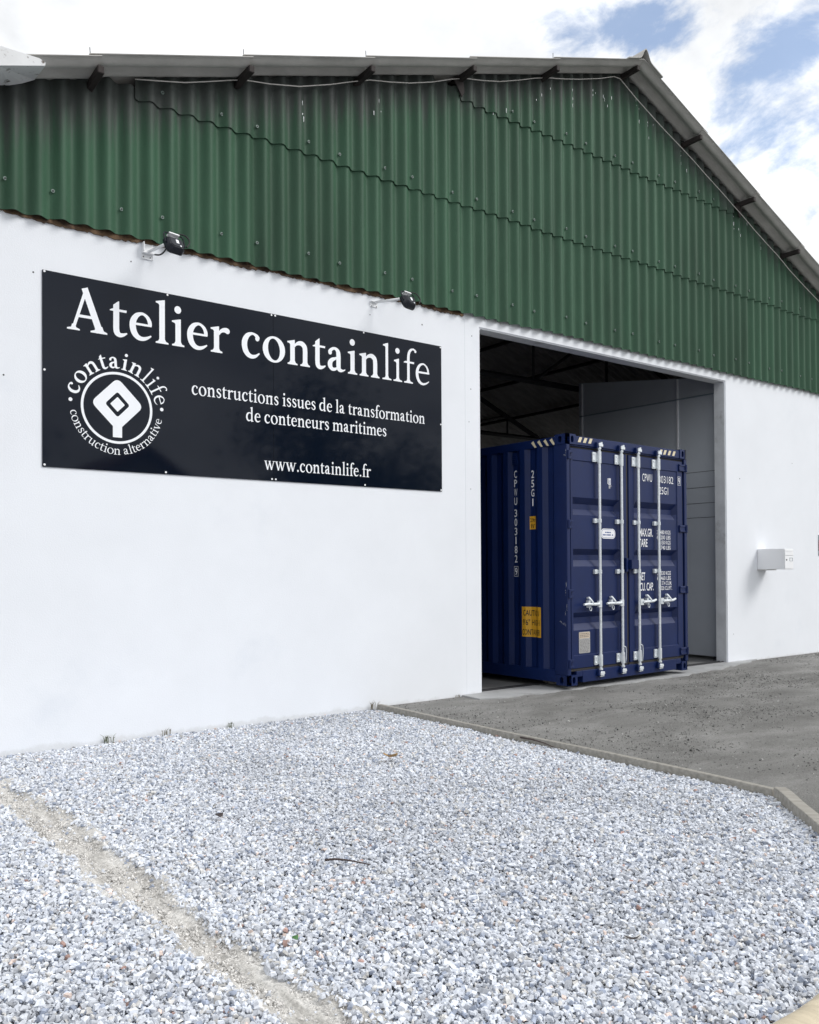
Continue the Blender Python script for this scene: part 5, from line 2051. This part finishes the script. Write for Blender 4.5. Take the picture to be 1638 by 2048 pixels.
twig([(2.163, -3.568, 0.012), (2.20, -3.60, 0.018), (2.235, -3.65, 0.020), (2.27, -3.71, 0.018), (2.30, -3.757, 0.014)], 0.0062, 'thin dark twig lying on open gravel in the foreground')
twig([(4.99, -2.06, 0.02), (4.985, -2.2, 0.026), (4.965, -2.35, 0.024), (4.95, -2.47, 0.012)], 0.008, 'dark curved twig lying against the long edging board')


def leaf(x, y, z, s, rz, label, m):
    l = MB()
    vs, fs = [], []
    n = 8
    for i in range(n + 1):
        t = i / n
        w = s * 0.36 * math.sin(math.pi * t) ** 0.8
        c = 0.25 * s * (t - 0.5) ** 2 * 4
        vs += [(s * (t - 0.5), -w, c + 0.15 * w), (s * (t - 0.5), 0, c), (s * (t - 0.5), w, c + 0.2 * w)]
    for i in range(n):
        a = 3 * i
        fs += [(a, a + 3, a + 4, a + 1), (a + 1, a + 4, a + 5, a + 2)]
    l.add(vs, fs)
    o = l.build('leaf', m, normals=False, smooth=True)
    sd = o.modifiers.new('s', 'SOLIDIFY')
    sd.thickness = 0.0015
    o.location = (x, y, z)
    o.rotation_euler = (0.25, 0.1, rz)
    tag(o, label, 'leaf', 'leaves lying on the gravel')


leaf(3.70, -2.00, 0.022, 0.13, 1.9, 'curled tan dry leaf on gravel before the black sign', M_LEAF)
M_LEAF_G = mat('green_leaf', (0.06, 0.16, 0.05), 0.6)
leaf(1.61, -4.245, 0.016, 0.035, 0.5, 'tiny green leaf at the edge of the bare rut', M_LEAF_G)
M_LEAF_D = mat('dark_leaf', (0.05, 0.04, 0.04), 0.8)
leaf(2.624, -5.025, 0.022, 0.06, 2.2, 'dark withered leaf near the pale timber', M_LEAF_D)
leaf(2.05, -2.6, 0.02, 0.06, 0.3, 'dark crumpled leaf in the middle of the gravel', M_LEAF_D)


def weed(x, y, n, h, label, m):
    h *= 0.75
    w = MB()
    for i in range(n):
        a = random.uniform(0, math.pi * 2)
        l = h * random.uniform(0.5, 1.0)
        dx, dy = math.cos(a) * l * random.uniform(0.2, 0.8), -abs(math.sin(a)) * l * 0.5
        bx, by = x + random.uniform(-0.04, 0.04), y + random.uniform(-0.015, 0.0)
        w.tube([(bx, by, -0.03), (bx + dx * 0.35, by + dy * 0.35, l * 0.6), (bx + dx, by + dy, l)], [0.0022, 0.0018, 0.0006], 4)
        if random.random() < 0.6:
            px, py, pz = bx + dx * 0.5, by + dy * 0.5, l * 0.65
            s = 0.012
            w.add([(px - s, py, pz), (px, py - s * 0.5, pz + s * 0.4), (px + s, py, pz + s * 0.2), (px, py + s * 0.5, pz - s * 0.2)], [(0, 1, 2, 3)])
    tag(w.build('weed', m, normals=False), label, 'weed', 'weeds along the foot of the wall')


M_WEED_D = mat('dry_weed', (0.20, 0.17, 0.11), 0.8)
weed(4.93, -0.02, 14, 0.11, 'dry weed tuft where the edging board meets the wall', M_WEED_D)
weed(2.25, -0.015, 12, 0.085, 'sparse weed at the wall foot under the sign emblem', M_WEED)
weed(2.75, -0.015, 10, 0.07, 'small weed at the wall foot right of the emblem', M_WEED_D)
weed(3.35, -0.015, 9, 0.05, 'low weed at the wall foot below the middle of the sign', M_WEED)
weed(6.05, -0.015, 9, 0.05, 'tiny weed at the wall foot beside the doorway', M_WEED_D)
